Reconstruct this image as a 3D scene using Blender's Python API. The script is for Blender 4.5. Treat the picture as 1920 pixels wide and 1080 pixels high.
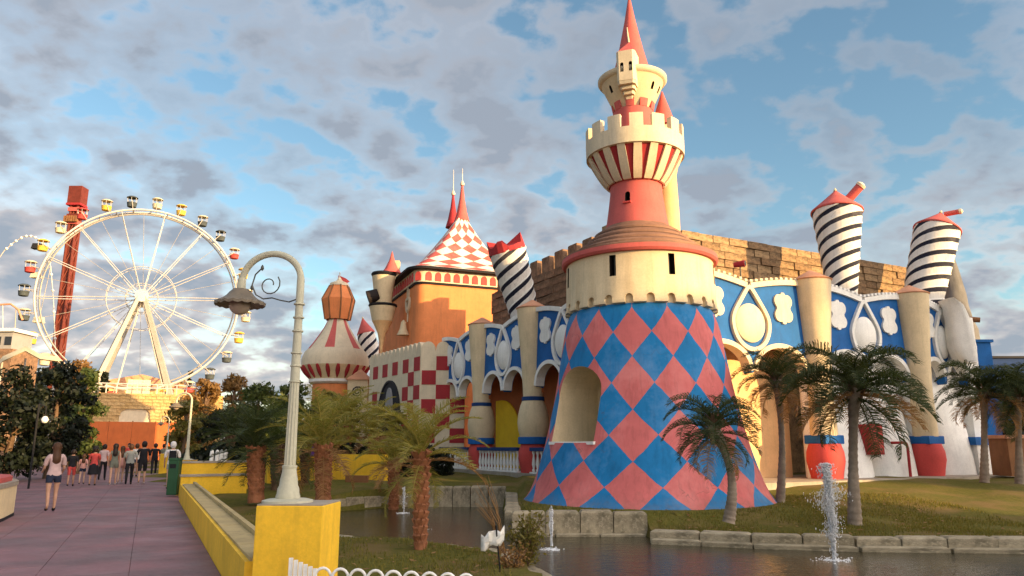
import bpy, bmesh, math, random
import numpy as np
from mathutils import Vector, Matrix
R = math.radians
PI = math.pi
sc = bpy.context.scene
for o in list(bpy.data.objects): bpy.data.objects.remove(o)
COL = sc.collection
# ------------------------------------------------------------------ camera
FPX, PITCH, EYE = 1400.0, math.atan(295/1400.0), 1.65
SP, CP = math.sin(PITCH), math.cos(PITCH)
cam = bpy.data.cameras.new('camera'); cam.sensor_width = 36; cam.lens = 36*FPX/1920
cam.clip_start = .1; cam.clip_end = 4000
co = bpy.data.objects.new('camera', cam); COL.objects.link(co)
co.location = (0, 0, EYE); co.rotation_euler = (PI/2+PITCH, 0, 0); sc.camera = co
# ------------------------------------------------------------------ light
SUN_AZ = Vector((.85, -.53))            # towards the sun, seen from above
SUN_EL = R(10)
S = Vector((SUN_AZ.x*math.cos(SUN_EL), SUN_AZ.y*math.cos(SUN_EL), math.sin(SUN_EL))).normalized()
sun = bpy.data.lights.new('sun', 'SUN'); sun.energy = 2.1; sun.angle = R(.6); sun.color = (1, .66, .29)
so = bpy.data.objects.new('sun', sun); COL.objects.link(so); so.rotation_euler = S.to_track_quat('Z', 'Y').to_euler()
so.location = (30, -20, 30)
w = bpy.data.worlds.new('World'); sc.world = w; w.use_nodes = True
nt = w.node_tree; nt.nodes.clear()
def nd(nt, t, **k):
    n = nt.nodes.new(t)
    for a, b in k.items(): setattr(n, a, b)
    return n
def mth(nt, op, a, b=None, c=None):
    n = nt.nodes.new('ShaderNodeMath'); n.operation = op
    for i, x in enumerate((a, b, c)):
        if x is None: continue
        if isinstance(x, (int, float)): n.inputs[i].default_value = x
        else: nt.links.new(x, n.inputs[i])
    return n.outputs[0]
def ramp(nt, fac, stops, interp='LINEAR'):
    n = nt.nodes.new('ShaderNodeValToRGB'); n.color_ramp.interpolation = interp
    e = n.color_ramp.elements
    while len(e) < len(stops): e.new(.5)
    for i, (p, c) in enumerate(stops):
        e[i].position = p; e[i].color = (c, c, c, 1) if isinstance(c, (int, float)) else (*c, 1)
    if fac is not None: nt.links.new(fac, n.inputs[0])
    return n.outputs[0]
def mixc(nt, fac, a, b, mode='MIX'):
    n = nt.nodes.new('ShaderNodeMix'); n.data_type = 'RGBA'; n.blend_type = mode
    for s_, x in ((0, fac), (6, a), (7, b)):
        if isinstance(x, (int, float)): n.inputs[s_].default_value = x
        elif isinstance(x, tuple): n.inputs[s_].default_value = (*x, 1)
        else: nt.links.new(x, n.inputs[s_])
    return n.outputs[2]
def noise(nt, vec, scale, detail=4, rough=.55, dist=0.):
    n = nt.nodes.new('ShaderNodeTexNoise'); n.inputs['Scale'].default_value = scale
    n.inputs['Detail'].default_value = detail; n.inputs['Roughness'].default_value = rough
    n.inputs['Distortion'].default_value = dist
    if vec is not None: nt.links.new(vec, n.inputs['Vector'])
    return n.outputs['Fac']
sky = nd(nt, 'ShaderNodeTexSky', sky_type='NISHITA', sun_disc=False)
sky.sun_elevation = SUN_EL; sky.sun_rotation = math.atan2(S.x, S.y)
sky.air_density = 1.0; sky.dust_density = .35; sky.ozone_density = 1.2
tc = nd(nt, 'ShaderNodeTexCoord')
sx = nd(nt, 'ShaderNodeSeparateXYZ'); nt.links.new(tc.outputs['Generated'], sx.inputs[0])
zz = mth(nt, 'MAXIMUM', mth(nt, 'ADD', sx.outputs[2], .34), .12)
cb = nd(nt, 'ShaderNodeCombineXYZ')
nt.links.new(mth(nt, 'DIVIDE', sx.outputs[0], zz), cb.inputs[0]); nt.links.new(mth(nt, 'DIVIDE', sx.outputs[1], zz), cb.inputs[1])
cb.inputs[2].default_value = 3.1
mp = nd(nt, 'ShaderNodeMapping'); mp.inputs['Scale'].default_value = (1.8, 1.9, 1); mp.inputs['Location'].default_value = (12.5, 5.2, 0)
nt.links.new(cb.outputs[0], mp.inputs[0])
n1 = noise(nt, mp.outputs[0], .62, 2, .5)
n2 = noise(nt, mp.outputs[0], 3.9, 3, .48, .1)
n3 = noise(nt, mp.outputs[0], 11., 5, .58, .2)
puff = mth(nt, 'ADD', mth(nt, 'MULTIPLY', n2, .76), mth(nt, 'MULTIPLY', n3, .24))
dens = mth(nt, 'ADD', mth(nt, 'MULTIPLY', n1, .32), mth(nt, 'MULTIPLY', puff, .70))
dens = mth(nt, 'ADD', dens, mth(nt, 'MULTIPLY', mth(nt, 'MAXIMUM', mth(nt, 'SUBTRACT', .34, sx.outputs[2]), 0.), .40))   # cloud layers crowd together towards the horizon
cover = ramp(nt, dens, [(.455, 0.), (.522, .5), (.60, .95)], 'EASE')
shade = ramp(nt, puff, [(.40, (.33, .285, .265)), (.48, (.205, .19, .192)), (.60, (.115, .130, .155))])
SKY = .052                                # strength of the physical sky; the clouds are given in display range
# unseen clouds on the sun's side are brightened and warmed to fill the shade
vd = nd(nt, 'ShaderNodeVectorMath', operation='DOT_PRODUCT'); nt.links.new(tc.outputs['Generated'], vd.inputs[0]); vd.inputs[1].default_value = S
sunward = mth(nt, 'POWER', mth(nt, 'MAXIMUM', mth(nt, 'MULTIPLY', mth(nt, 'SUBTRACT', vd.outputs['Value'], .10), 1/.9), 0.), 1.3)
tint = mixc(nt, sunward, (1., 1., 1.), (1.1, .9, .68))
fill_glow = mixc(nt, 1., tint, mth(nt, 'ADD', .66, mth(nt, 'MULTIPLY', sunward, 6.2)), 'MULTIPLY')
clear = mixc(nt, 1., sky.outputs[0], (.86, 1.0, 1.0), 'MULTIPLY')
final = mixc(nt, cover, clear, mixc(nt, 1., mixc(nt, 1., shade, (1/SKY,)*3, 'MULTIPLY'), fill_glow, 'MULTIPLY'))
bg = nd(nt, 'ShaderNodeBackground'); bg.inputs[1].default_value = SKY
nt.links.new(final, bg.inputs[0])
wo = nd(nt, 'ShaderNodeOutputWorld'); nt.links.new(bg.outputs[0], wo.inputs[0])
vs = sc.view_settings
vs.view_transform = 'Standard'; vs.look = 'None'; vs.gamma = 1; vs.exposure = 2.25; vs.use_curve_mapping = False

# ------------------------------------------------------------------ pixel to place
def ray(px, py):
    x, y = (px-960)/FPX, (540-py)/FPX
    return Vector((x, CP-y*SP, SP+y*CP))
def P(px, py, Y):
    d = ray(px, py); return Vector((0, 0, EYE))+d*(Y/d.y)
def G(px, py, z=0.):
    d = ray(px, py); return Vector((0, 0, EYE))+d*((z-EYE)/d.z)
def Zat(py, Y): return P(960, py, Y).z
def cdep(Y, z): return Y*CP+(z-EYE)*SP
def PX(v): 
    d = v.y*CP+(v.z-EYE)*SP
    return 960+FPX*v.x/d, 540-FPX*((v.z-EYE)*CP-v.y*SP)/d

# ------------------------------------------------------------------ materials
MATS = {}
def base_mat(name):
    m = bpy.data.materials.new(name); m.use_nodes = True
    t = m.node_tree; b = t.nodes['Principled BSDF']
    return m, t, b
def paint(name, col, rough=.75, var=.10, scale=1.5, bump=.12, dirt=.18, spec=.25, bscale=45, metal=0., fine=.06):
    """weathered paint or plaster: blotches, downward streaks, fine relief"""
    m, t, b = base_mat(name)
    c = nd(t, 'ShaderNodeTexCoord').outputs['Object']
    n = noise(t, c, scale, 5, .6)
    hi = tuple(min(1, x*(1+var)) for x in col); lo = tuple(x*(1-var) for x in col)
    k = mixc(t, ramp(t, n, [(.3, 0.), (.7, 1.)]), lo, hi)
    nf = noise(t, c, scale*14, 4, .7)
    k = mixc(t, ramp(t, nf, [(.35, 0.), (.65, 1.)]), mixc(t, 1., k, (1-fine*2,)*3, 'MULTIPLY'), k)
    if dirt:
        mpp = nd(t, 'ShaderNodeMapping'); mpp.inputs['Scale'].default_value = (5, 5, .45); t.links.new(c, mpp.inputs[0])
        s = noise(t, mpp.outputs[0], 1.2, 5, .65)
        k = mixc(t, mth(t, 'MULTIPLY', ramp(t, s, [(.52, 0.), (.75, 1.)]), dirt*2), k, tuple(x*.45+.015 for x in col))
    t.links.new(k, b.inputs['Base Color'])
    b.inputs['Roughness'].default_value = rough; b.inputs['Specular IOR Level'].default_value = spec; b.inputs['Metallic'].default_value = metal
    if bump:
        bp = nd(t, 'ShaderNodeBump'); bp.inputs['Strength'].default_value = bump; bp.inputs['Distance'].default_value = .02
        t.links.new(noise(t, c, bscale, 4, .6), bp.inputs['Height']); t.links.new(bp.outputs[0], b.inputs['Normal'])
    MATS[name] = m
    return m
def pattern(name, kind, ca, cb_, rough=.78, wob=.035, thr=.5, var=.12, splash=0.):
    """painted diamonds, checks or stripes laid out on the mesh's own UV map"""
    m, t, b = base_mat(name)
    tcn = nd(t, 'ShaderNodeTexCoord'); c = tcn.outputs['Object']
    s_ = nd(t, 'ShaderNodeSeparateXYZ'); t.links.new(tcn.outputs['UV'], s_.inputs[0])
    wv = mth(t, 'MULTIPLY', mth(t, 'SUBTRACT', noise(t, c, 1.3, 3, .6), .5), wob)
    u = mth(t, 'ADD', s_.outputs[0], wv)
    wv2 = mth(t, 'MULTIPLY', mth(t, 'SUBTRACT', noise(t, c, 1.9, 3, .6), .5), wob)
    v = mth(t, 'ADD', s_.outputs[1], wv2)
    if kind == 'diamond':
        a = mth(t, 'FLOOR', mth(t, 'ADD', u, v)); d = mth(t, 'FLOOR', mth(t, 'SUBTRACT', u, v))
        f = mth(t, 'FLOORED_MODULO', mth(t, 'ADD', a, d), 2)
    elif kind == 'check':
        f = mth(t, 'FLOORED_MODULO', mth(t, 'ADD', mth(t, 'FLOOR', u), mth(t, 'FLOOR', v)), 2)
    else:
        f = mth(t, 'LESS_THAN', mth(t, 'FRACT', mth(t, 'ADD', u, v)), thr)
    k = mixc(t, f, ca, cb_)
    n = noise(t, c, 1.1, 6, .62)
    k = mixc(t, 1., k, ramp(t, n, [(.3, 1-var*1.6), (.7, 1.)]), 'MULTIPLY')
    mpp = nd(t, 'ShaderNodeMapping'); mpp.inputs['Scale'].default_value = (6, 6, .5); t.links.new(c, mpp.inputs[0])
    k = mixc(t, 1., k, ramp(t, noise(t, mpp.outputs[0], 1.1, 5, .65), [(.5, 1.), (.78, .72)]), 'MULTIPLY')
    # chalky faded patches, hairline cracks and a blotchy splash line low on the wall
    k = mixc(t, ramp(t, noise(t, c, .55, 5, .7), [(.50, 0.), (.74, .17)]), k, (.62, .55, .50))
    vo = nd(t, 'ShaderNodeTexVoronoi', feature='DISTANCE_TO_EDGE'); vo.inputs['Scale'].default_value = .9
    vm = nd(t, 'ShaderNodeVectorMath', operation='ADD'); nz = nd(t, 'ShaderNodeTexNoise'); nz.inputs['Scale'].default_value = 2.5; t.links.new(c, nz.inputs['Vector'])
    t.links.new(c, vm.inputs[0]); t.links.new(nz.outputs['Color'], vm.inputs[1]); t.links.new(vm.outputs[0], vo.inputs['Vector'])
    k = mixc(t, mth(t, 'MULTIPLY', ramp(t, vo.outputs['Distance'], [(.0, 1.), (.012, 0.)]), ramp(t, noise(t, c, .8, 2, .5), [(.5, 0.), (.6, .45)])), k, (.08, .06, .05))
    so_ = nd(t, 'ShaderNodeSeparateXYZ'); t.links.new(c, so_.inputs[0])
    spl = mth(t, 'MULTIPLY', ramp(t, mth(t, 'ADD', so_.outputs[2], mth(t, 'MULTIPLY', noise(t, c, 3.5, 5, .7), .9)), [(.30, .75), (.85, 0.)]), ramp(t, noise(t, c, 6, 4, .6), [(.35, .3), (.65, 1.)]))
    k = mixc(t, mth(t, 'MULTIPLY', spl, splash), k, (.16, .125, .085))
    t.links.new(k, b.inputs['Base Color']); b.inputs['Roughness'].default_value = rough; b.inputs['Specular IOR Level'].default_value = .25
    bp = nd(t, 'ShaderNodeBump'); bp.inputs['Strength'].default_value = .15; bp.inputs['Distance'].default_value = .02
    t.links.new(noise(t, c, 40, 4, .6), bp.inputs['Height']); t.links.new(bp.outputs[0], b.inputs['Normal'])
    MATS[name] = m; return m
def leafmat(name, a, b_, trans=.35, rough=.55):
    m, t, b = base_mat(name)
    g = nd(t, 'ShaderNodeNewGeometry'); oi = nd(t, 'ShaderNodeObjectInfo')
    f = mth(t, 'FRACT', mth(t, 'ADD', g.outputs['Random Per Island'], mth(t, 'MULTIPLY', oi.outputs['Random'], .4)))
    k = mixc(t, f, a, b_)
    t.links.new(k, b.inputs['Base Color']); b.inputs['Roughness'].default_value = rough; b.inputs['Specular IOR Level'].default_value = .3
    tr = nd(t, 'ShaderNodeBsdfTranslucent'); t.links.new(mixc(t, 1., k, (1.5, 1.35, .7), 'MULTIPLY'), tr.inputs[0])
    mx = nd(t, 'ShaderNodeMixShader'); mx.inputs[0].default_value = trans
    t.links.new(b.outputs[0], mx.inputs[1]); t.links.new(tr.outputs[0], mx.inputs[2])
    t.links.new(mx.outputs[0], t.nodes['Material Output'].inputs[0]); MATS[name] = m; return m
def stonemat(name, a, b_, dark=(.05, .04, .03)):
    m, t, b = base_mat(name)
    c = nd(t, 'ShaderNodeTexCoord').outputs['Object']; oi = nd(t, 'ShaderNodeObjectInfo'); g = nd(t, 'ShaderNodeNewGeometry')
    rnd = mth(t, 'FRACT', mth(t, 'ADD', oi.outputs['Random'], g.outputs['Random Per Island']))
    k = mixc(t, rnd, a, b_)
    k = mixc(t, ramp(t, noise(t, c, 2.4, 8, .68), [(.40, 0.), (.68, .8)]), k, dark)
    k = mixc(t, ramp(t, noise(t, c, 11, 5, .7), [(.5, 0.), (.75, .5)]), k, tuple(min(1, x*1.6) for x in b_))
    t.links.new(k, b.inputs['Base Color']); b.inputs['Roughness'].default_value = .92; b.inputs['Specular IOR Level'].default_value = .15
    bp = nd(t, 'ShaderNodeBump'); bp.inputs['Strength'].default_value = .5; bp.inputs['Distance'].default_value = .04
    t.links.new(noise(t, c, 9, 8, .7), bp.inputs['Height']); t.links.new(bp.outputs[0], b.inputs['Normal'])
    MATS[name] = m; return m
CREAM = (.69, .55, .34)
paint('cream', CREAM); paint('spire_grey', (.15, .145, .14), var=.2, dirt=.3); paint('coping_beige', (.46, .35, .16), var=.2, dirt=.3); paint('cream_light', (.70, .59, .41)); paint('white_paint', (.84, .82, .76), dirt=.12)
paint('blue', (.012, .115, .36), var=.18); paint('blue_dark', (.010, .045, .16))
paint('red', (.58, .075, .065)); paint('pink_red', (.55, .115, .10)); paint('dark_red', (.36, .03, .035))
paint('roof_brown', (.24, .13, .085), var=.2, dirt=.3); paint('terracotta', (.62, .30, .17), var=.15)
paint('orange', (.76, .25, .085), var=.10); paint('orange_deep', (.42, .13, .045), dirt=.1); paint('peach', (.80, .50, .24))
paint('yellow', (.90, .54, .035), var=.12, dirt=.2); paint('yellow_sunlit', (.95, .62, .03), dirt=.05)
paint('black', (.012, .012, .014), dirt=0); paint('dark_void', (.02, .014, .012), dirt=0); paint('charcoal', (.02, .02, .024))
paint('grey', (.32, .31, .30)); paint('grey_light', (.50, .50, .47)); paint('iron', (.10, .10, .085), rough=.5, metal=.3)
paint('lamp_shade', (.20, .165, .12), rough=.45, dirt=.3); paint('lamp_paint', (.52, .50, .37), rough=.5, var=.1, dirt=.2); paint('wheel_white', (.54, .52, .49), rough=.45, dirt=.1)
paint('wheel_grey', (.40, .37, .32), rough=.5); paint('rust_red', (.15, .030, .019), rough=.6, dirt=.35, var=.2)
paint('green_bin', (.022, .085, .035), rough=.5); paint('bark', (.14, .085, .05), var=.35, bump=.6, bscale=14, scale=4)
paint('palm_trunk_red', (.30, .12, .055), var=.4, bump=.6, bscale=18, scale=5); paint('palm_trunk_grey', (.24, .19, .14), var=.3, bump=.5, bscale=22, scale=5)
paint('concrete', (.36, .31, .24), var=.2, dirt=.3); paint('purple', (.15, .06, .26)); paint('globe', (.42, .34, .26), rough=.25, dirt=0, spec=.5)
paint('tent_cream', (.80, .64, .38)); paint('wood_brown', (.26, .12, .05), var=.25); paint('glassy_dark', (.02, .025, .03), rough=.12, spec=.6, dirt=0)
paint('gold_yellow', (.80, .52, .08)); paint('tub_red', (.55, .07, .06)); paint('tub_dark', (.07, .085, .09)); paint('tub_cream', (.72, .62, .42))
pattern('skirt_diamonds', 'diamond', (.014, .215, .50), (.70, .175, .165), wob=.06, var=.16, splash=.8)
pattern('roof_diamonds', 'diamond', (.80, .72, .60), (.58, .11, .09)); pattern('red_checks', 'check', (.80, .71, .58), (.48, .035, .045), wob=.02)
pattern('bw_stripes', 'stripe', (.80, .76, .68), (.012, .014, .03), thr=.38, wob=.12); pattern('red_stripes', 'stripe', (.80, .73, .62), (.52, .06, .06), thr=.35)
stonemat('stone', (.25, .15, .078), (.43, .29, .155)); stonemat('stone_brown', (.20, .115, .07), (.30, .18, .11)); stonemat('kerb_stone', (.32, .27, .18), (.42, .36, .25), (.08, .07, .045))
stonemat('gate_stone', (.52, .33, .13), (.62, .42, .2), (.2, .12, .05))
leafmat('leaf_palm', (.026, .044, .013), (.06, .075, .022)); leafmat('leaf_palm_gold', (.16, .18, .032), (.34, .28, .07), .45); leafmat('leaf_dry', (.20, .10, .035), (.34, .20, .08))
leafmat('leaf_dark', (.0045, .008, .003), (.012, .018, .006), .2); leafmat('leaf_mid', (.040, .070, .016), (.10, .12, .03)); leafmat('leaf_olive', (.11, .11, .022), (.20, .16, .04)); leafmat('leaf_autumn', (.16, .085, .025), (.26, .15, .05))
SKINC = {}
for i, c in enumerate([(.52, .30, .20), (.40, .22, .14), (.60, .38, .27)]): SKINC[i] = paint('skin_%d' % i, c, rough=.55, var=.05, dirt=0, bump=.03)
def cloth(name, c): return paint('cloth_'+name, c, rough=.9, var=.15, dirt=0, bump=.2, bscale=60, scale=6)
for n_, c_ in dict(white=(.70, .66, .62), black=(.014, .014, .017), red=(.50, .07, .06), grey=(.27, .28, .25), denim=(.022, .030, .055), rose=(.58, .30, .25), pattern=(.50, .36, .34), olive=(.16, .17, .13)).items(): cloth(n_, c_)
paint('hair_dark', (.018, .011, .008), rough=.5, dirt=0, bump=.4, bscale=90); paint('hair_brown', (.07, .032, .014), rough=.5, dirt=0, bump=.4, bscale=90)
# ------------------------------------------------------------------ mesh helpers
class MB:
    def __init__(s): s.v = []; s.f = []; s.m = []; s.u = []; s.has = False
    def add(s, vs, fs, mi=0, uv=None):
        o = len(s.v); s.v += [tuple(x) for x in vs]
        for f in fs:
            s.f.append([o+i for i in f]); s.m.append(mi)
            if uv is not None: s.u.append([uv(i, f) for i in f] if callable(uv) else [uv[i] for i in f]); s.has = True
            else: s.u.append([(0, 0)]*len(f))
        return s
    def box(s, c, d, M=None, mi=0, taper=1.0):
        x, y, z = d[0]/2, d[1]/2, d[2]/2; k = taper
        vs = [Vector(p) for p in ((-x, -y, -z), (x, -y, -z), (x, y, -z), (-x, y, -z), (-x*k, -y*k, z), (x*k, -y*k, z), (x*k, y*k, z), (-x*k, y*k, z))]
        if M is not None: vs = [M @ p for p in vs]
        c = Vector(c)
        return s.add([p+c for p in vs], [(3, 2, 1, 0), (4, 5, 6, 7), (0, 1, 5, 4), (1, 2, 6, 5), (2, 3, 7, 6), (3, 0, 4, 7)], mi)
    def tube(s, pts, rad, n=8, mi=0, cap=True, closed=False):
        pts = [Vector(p) for p in pts]; k = len(pts)
        if isinstance(rad, (int, float)): rad = [rad]*k
        vs = []; ref = None
        for i in range(k):
            if closed: t = pts[(i+1) % k]-pts[i-1]
            else: t = pts[min(i+1, k-1)]-pts[max(i-1, 0)]
            t = t.normalized() if t.length > 1e-9 else Vector((0, 0, 1))
            if ref is None: ref = Vector((0, 0, 1)) if abs(t.z) < .9 else Vector((1, 0, 0))
            a = t.cross(ref).normalized(); b = a.cross(t).normalized(); ref = b
            for j in range(n):
                g = 2*PI*j/n; vs.append(pts[i]+(a*math.cos(g)+b*math.sin(g))*rad[i])
        fs = []
        for i in range(k if closed else k-1):
            i2 = (i+1) % k
            for j in range(n): fs.append((i*n+j, i*n+(j+1) % n, i2*n+(j+1) % n, i2*n+j))
        if cap and not closed: fs += [tuple(range(n-1, -1, -1)), tuple((k-1)*n+j for j in range(n))]
        return s.add(vs, fs, mi)
    def lathe(s, prof, n=32, c=(0, 0, 0), M=None, mi=0, uvf=None, a0=0., a1=2*PI, cap=True):
        """prof: (r, z); uvf(angle, index, r, z) -> uv"""
        full = abs(a1-a0-2*PI) < 1e-6; na = n if full else n+1
        vs = []; c = Vector(c)
        for (r, z) in prof:
            for j in range(na):
                g = a0+(a1-a0)*j/n; p = Vector((r*math.cos(g), r*math.sin(g), z))
                vs.append((M @ p if M is not None else p)+c)
        fs = []; uvs = []
        for i in range(len(prof)-1):
            for j in range(n):
                j2 = (j+1) % na; fs.append((i*na+j, i*na+j2, (i+1)*na+j2, (i+1)*na+j))
                if uvf:
                    g0, g1 = a0+(a1-a0)*j/n, a0+(a1-a0)*(j+1)/n
                    uvs.append([uvf(g0, i, *prof[i]), uvf(g1, i, *prof[i]), uvf(g1, i+1, *prof[i+1]), uvf(g0, i+1, *prof[i+1])])
        st = len(s.f); s.add(vs, fs, mi)
        if uvf: s.u[st:] = uvs; s.has = True
        if cap and full:
            s2 = len(s.v)-len(vs)
            if prof[0][0] > 1e-4: s.f.append([s2+j for j in range(n-1, -1, -1)]); s.m.append(mi); s.u.append([(0, 0)]*n)
            if prof[-1][0] > 1e-4: s.f.append([s2+(len(prof)-1)*na+j for j in range(n)]); s.m.append(mi); s.u.append([(0, 0)]*n)
        return s
    def prism(s, poly, fr, d0, d1, mi=0, uvf=None):
        """2-D outline (along, up) on a frame, from depth d0 to d1 along the frame's normal"""
        n = len(poly)
        vs = [fr(a, b, d0) for a, b in poly]+[fr(a, b, d1) for a, b in poly]
        ar = sum(poly[i][0]*poly[(i+1) % n][1]-poly[(i+1) % n][0]*poly[i][1] for i in range(n))
        fs = [tuple(range(n, 2*n)), tuple(range(n-1, -1, -1))]+[(i, (i+1) % n, n+(i+1) % n, n+i) for i in range(n)]
        if ar < 0: fs = [tuple(reversed(f)) for f in fs]
        uv = None
        if uvf: q = [uvf(*p) for p in poly]; uv = q+q
        return s.add(vs, fs, mi, uv)
    def strip(s, pts, wd, fr, d0, d1, mi=0, closed=False):
        """a band of width wd along a 2-D line, standing proud from d0 to d1"""
        n = len(pts); L = []; Rr = []
        for i in range(n):
            if closed: a, b = pts[i-1], pts[(i+1) % n]
            else: a, b = pts[max(i-1, 0)], pts[min(i+1, n-1)]
            tx, ty = b[0]-a[0], b[1]-a[1]; l = math.hypot(tx, ty) or 1
            L.append((pts[i][0]-ty/l*wd/2, pts[i][1]+tx/l*wd/2)); Rr.append((pts[i][0]+ty/l*wd/2, pts[i][1]-tx/l*wd/2))
        vs = []
        for i in range(n): vs += [fr(*L[i], d0), fr(*L[i], d1), fr(*Rr[i], d1), fr(*Rr[i], d0)]
        fs = []
        for i in range(n if closed else n-1):
            j = (i+1) % n
            for k in range(4): fs.append((i*4+k, j*4+k, j*4+(k+1) % 4, i*4+(k+1) % 4))
        if not closed: fs += [(3, 2, 1, 0), tuple((n-1)*4+k for k in range(4))]
        return s.add(vs, fs, mi)
    def mesh(s, name, mats, smooth=None, off=None):
        me = bpy.data.meshes.new(name)
        vs = s.v if off is None else [(a-off[0], b-off[1], c-off[2]) for a, b, c in s.v]
        me.from_pydata(vs, [], s.f)
        for m in (mats if isinstance(mats, (list, tuple)) else [mats]): me.materials.append(MATS[m] if isinstance(m, str) else m)
        me.polygons.foreach_set('material_index', s.m)
        if s.has:
            ul = me.uv_layers.new(name='UVMap'); ul.data.foreach_set('uv', [c for f in s.u for p in f for c in p])
        if smooth is not None:
            me.polygons.foreach_set('use_smooth', [True]*len(me.polygons)); me.set_sharp_from_angle(angle=R(smooth))
        me.update(); return me
    def build(s, name, mats, parent=None, smooth=None, fix=False):
        off = WL.get(parent.name) if parent is not None else None
        me = s.mesh(name, mats, None if fix else smooth, off)
        if fix:
            b = bmesh.new(); b.from_mesh(me); bmesh.ops.recalc_face_normals(b, faces=b.faces); b.to_mesh(me); b.free()
            if smooth is not None:
                me.polygons.foreach_set('use_smooth', [True]*len(me.polygons)); me.set_sharp_from_angle(angle=R(smooth))
        return link(name, me, parent)
WL = {}
def link(name, me, parent=None):
    o = bpy.data.objects.new(name, me); COL.objects.link(o)
    if parent is not None:
        o.parent = parent; WL[o.name] = WL.get(parent.name)
    return o
def tag(o, label, cat, group=None):
    o['label'] = label; o['category'] = cat
    if group: o['group'] = group
    return o
def struct(o): o['kind'] = 'structure'; return o
def thing(name, label, cat, loc=(0, 0, 0), group=None, rz=0.):
    o = bpy.data.objects.new(name, None); COL.objects.link(o); o.empty_display_size = .3
    o.location = loc; o.rotation_euler.z = rz; WL[o.name] = tuple(loc) if not rz else (0, 0, 0)
    return tag(o, label, cat, group)
def local_thing(name, label, cat, loc, group=None, rz=0., scale=1.):
    o = thing(name, label, cat, (0, 0, 0), group); o.location = loc; o.rotation_euler.z = rz; o.scale = (scale,)*3
    return o
def copy_tree(o, parent=None):
    c = o.copy(); COL.objects.link(c); c.parent = parent; WL[c.name] = WL.get(o.name)
    for ch in list(o.children): copy_tree(ch, c)
    return c
def frame(o, ex, en):
    o = Vector(o); ex = Vector((ex[0], ex[1], 0)).normalized(); en = Vector((en[0], en[1], 0)).normalized()
    return lambda a, b, d: o+ex*a+en*d+Vector((0, 0, b))
def cut(obj, cutters):
    """real openings: subtract the cutter meshes, then throw the cutters away"""
    for c in cutters:
        m = obj.modifiers.new('b', 'BOOLEAN'); m.operation = 'DIFFERENCE'; m.object = c; m.solver = 'EXACT'
        try: m.material_mode = 'TRANSFER'
        except Exception: pass
    bpy.context.view_layer.update()
    me = bpy.data.meshes.new_from_object(obj.evaluated_get(bpy.context.evaluated_depsgraph_get()))
    obj.modifiers.clear(); obj.data = me
    for c in cutters: bpy.data.objects.remove(c)
    return obj
def arch(cx, z0, hw, zs, top=None, n=14):
    """outline of an arched opening: straight sides to zs, then a half ellipse of height top"""
    top = hw if top is None else top
    return [(cx-hw, z0), (cx+hw, z0)]+[(cx+hw*math.cos(PI*i/n), zs+top*math.sin(PI*i/n)) for i in range(n+1)]
def lerp(a, b, t): return a+(b-a)*t
def sstep(a, b, x):
    t = min(1, max(0, (x-a)/(b-a))); return t*t*(3-2*t)
# ================================================================== THE SETTING
rng = random.Random(7)
PA = math.atan((960-276)*CP/FPX)                       # the promenade runs towards the wheel
PD = Vector((-math.sin(PA), math.cos(PA), 0)); PN = Vector((math.cos(PA), math.sin(PA), 0))
def LT(L, t, z=0.): return PN*L+PD*t+Vector((0, 0, z))
EDGE = 1.02
POND = [(-6.6, 25.2), (-4.6, 27.2), (-3, 28), (-.3, 27.8), (.1, 19.25), (3.2, 19.25), (3.3, 17.7), (5.2, 17.0), (7.2, 16.5), (9, 16.35), (11, 16.2), (14, 15.6), (26, 15),
        (30, 6), (20, 3), (3.0, 5.0), (1.0, 8.5), (.55, 12), (-.2, 14.9), (-1.6, 16.0), (-3.5, 16.9), (-5.2, 18.2), (-6.3, 20), (-7.0, 22.6)]
PP = np.array(POND)
def pond_sd(x, y):
    """signed distance to the pond's edge, negative inside"""
    d = 1e9; ins = False; n = len(POND)
    for i in range(n):
        ax, ay = POND[i]; bx, by = POND[(i+1) % n]
        ex, ey = bx-ax, by-ay; t = max(0, min(1, ((x-ax)*ex+(y-ay)*ey)/(ex*ex+ey*ey)))
        d = min(d, math.hypot(x-ax-ex*t, y-ay-ey*t))
        if (ay > y) != (by > y) and x < (bx-ax)*(y-ay)/(by-ay)+ax: ins = not ins
    return -d if ins else d
def land(x, y):
    L = x*PN.x+y*PN.y
    base = lerp(-.30, .40, sstep(17.5, 26.5, y-.12*x))
    if x < .3: base = lerp(-.28, .30, sstep(17, 33, y))
    base += .06*math.sin(x*.9+1)*math.sin(y*.7)+.03*math.sin(x*2.3)*math.cos(y*1.9)
    dt = math.hypot(x-4.05, y-23.2)
    base = lerp(base, .08, 1-sstep(3.6, 4.6, dt))
    k = 1-sstep(EDGE+.2, EDGE+1.2, L)
    base = lerp(base, -.08, k)
    if y > 60: base = lerp(base, 0, sstep(60, 90, y))
    if y < 40:
        d = pond_sd(x, y); base = lerp(base, -1.1, 1-sstep(-.16, .06, d))
    return base
def grid_lines(a, b, st, far):
    L = list(np.arange(a, b+1e-6, st)); d = st; x = a
    lo = []
    while x > -far: d *= 1.35; x -= d; lo.append(x)
    d = st; x = b; hi = []
    while x < far: d *= 1.35; x += d; hi.append(x)
    return lo[::-1]+L+hi
gx = grid_lines(-9, 16, .22, 1600); gy = grid_lines(8, 34, .22, 1600)
gm = MB(); nx = len(gx)
gv = [(x, y, land(x, y) if -80 < x < 80 and -40 < y < 200 else -.08) for y in gy for x in gx]
gm.add(gv, [(j*nx+i, j*nx+i+1, (j+1)*nx+i+1, (j+1)*nx+i) for j in range(len(gy)-1) for i in range(nx-1)])
m, t, b = base_mat('lawn')
c = nd(t, 'ShaderNodeTexCoord').outputs['Object']
g1 = noise(t, c, .55, 6, .65); g2 = noise(t, c, 9, 6, .7)
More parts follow.
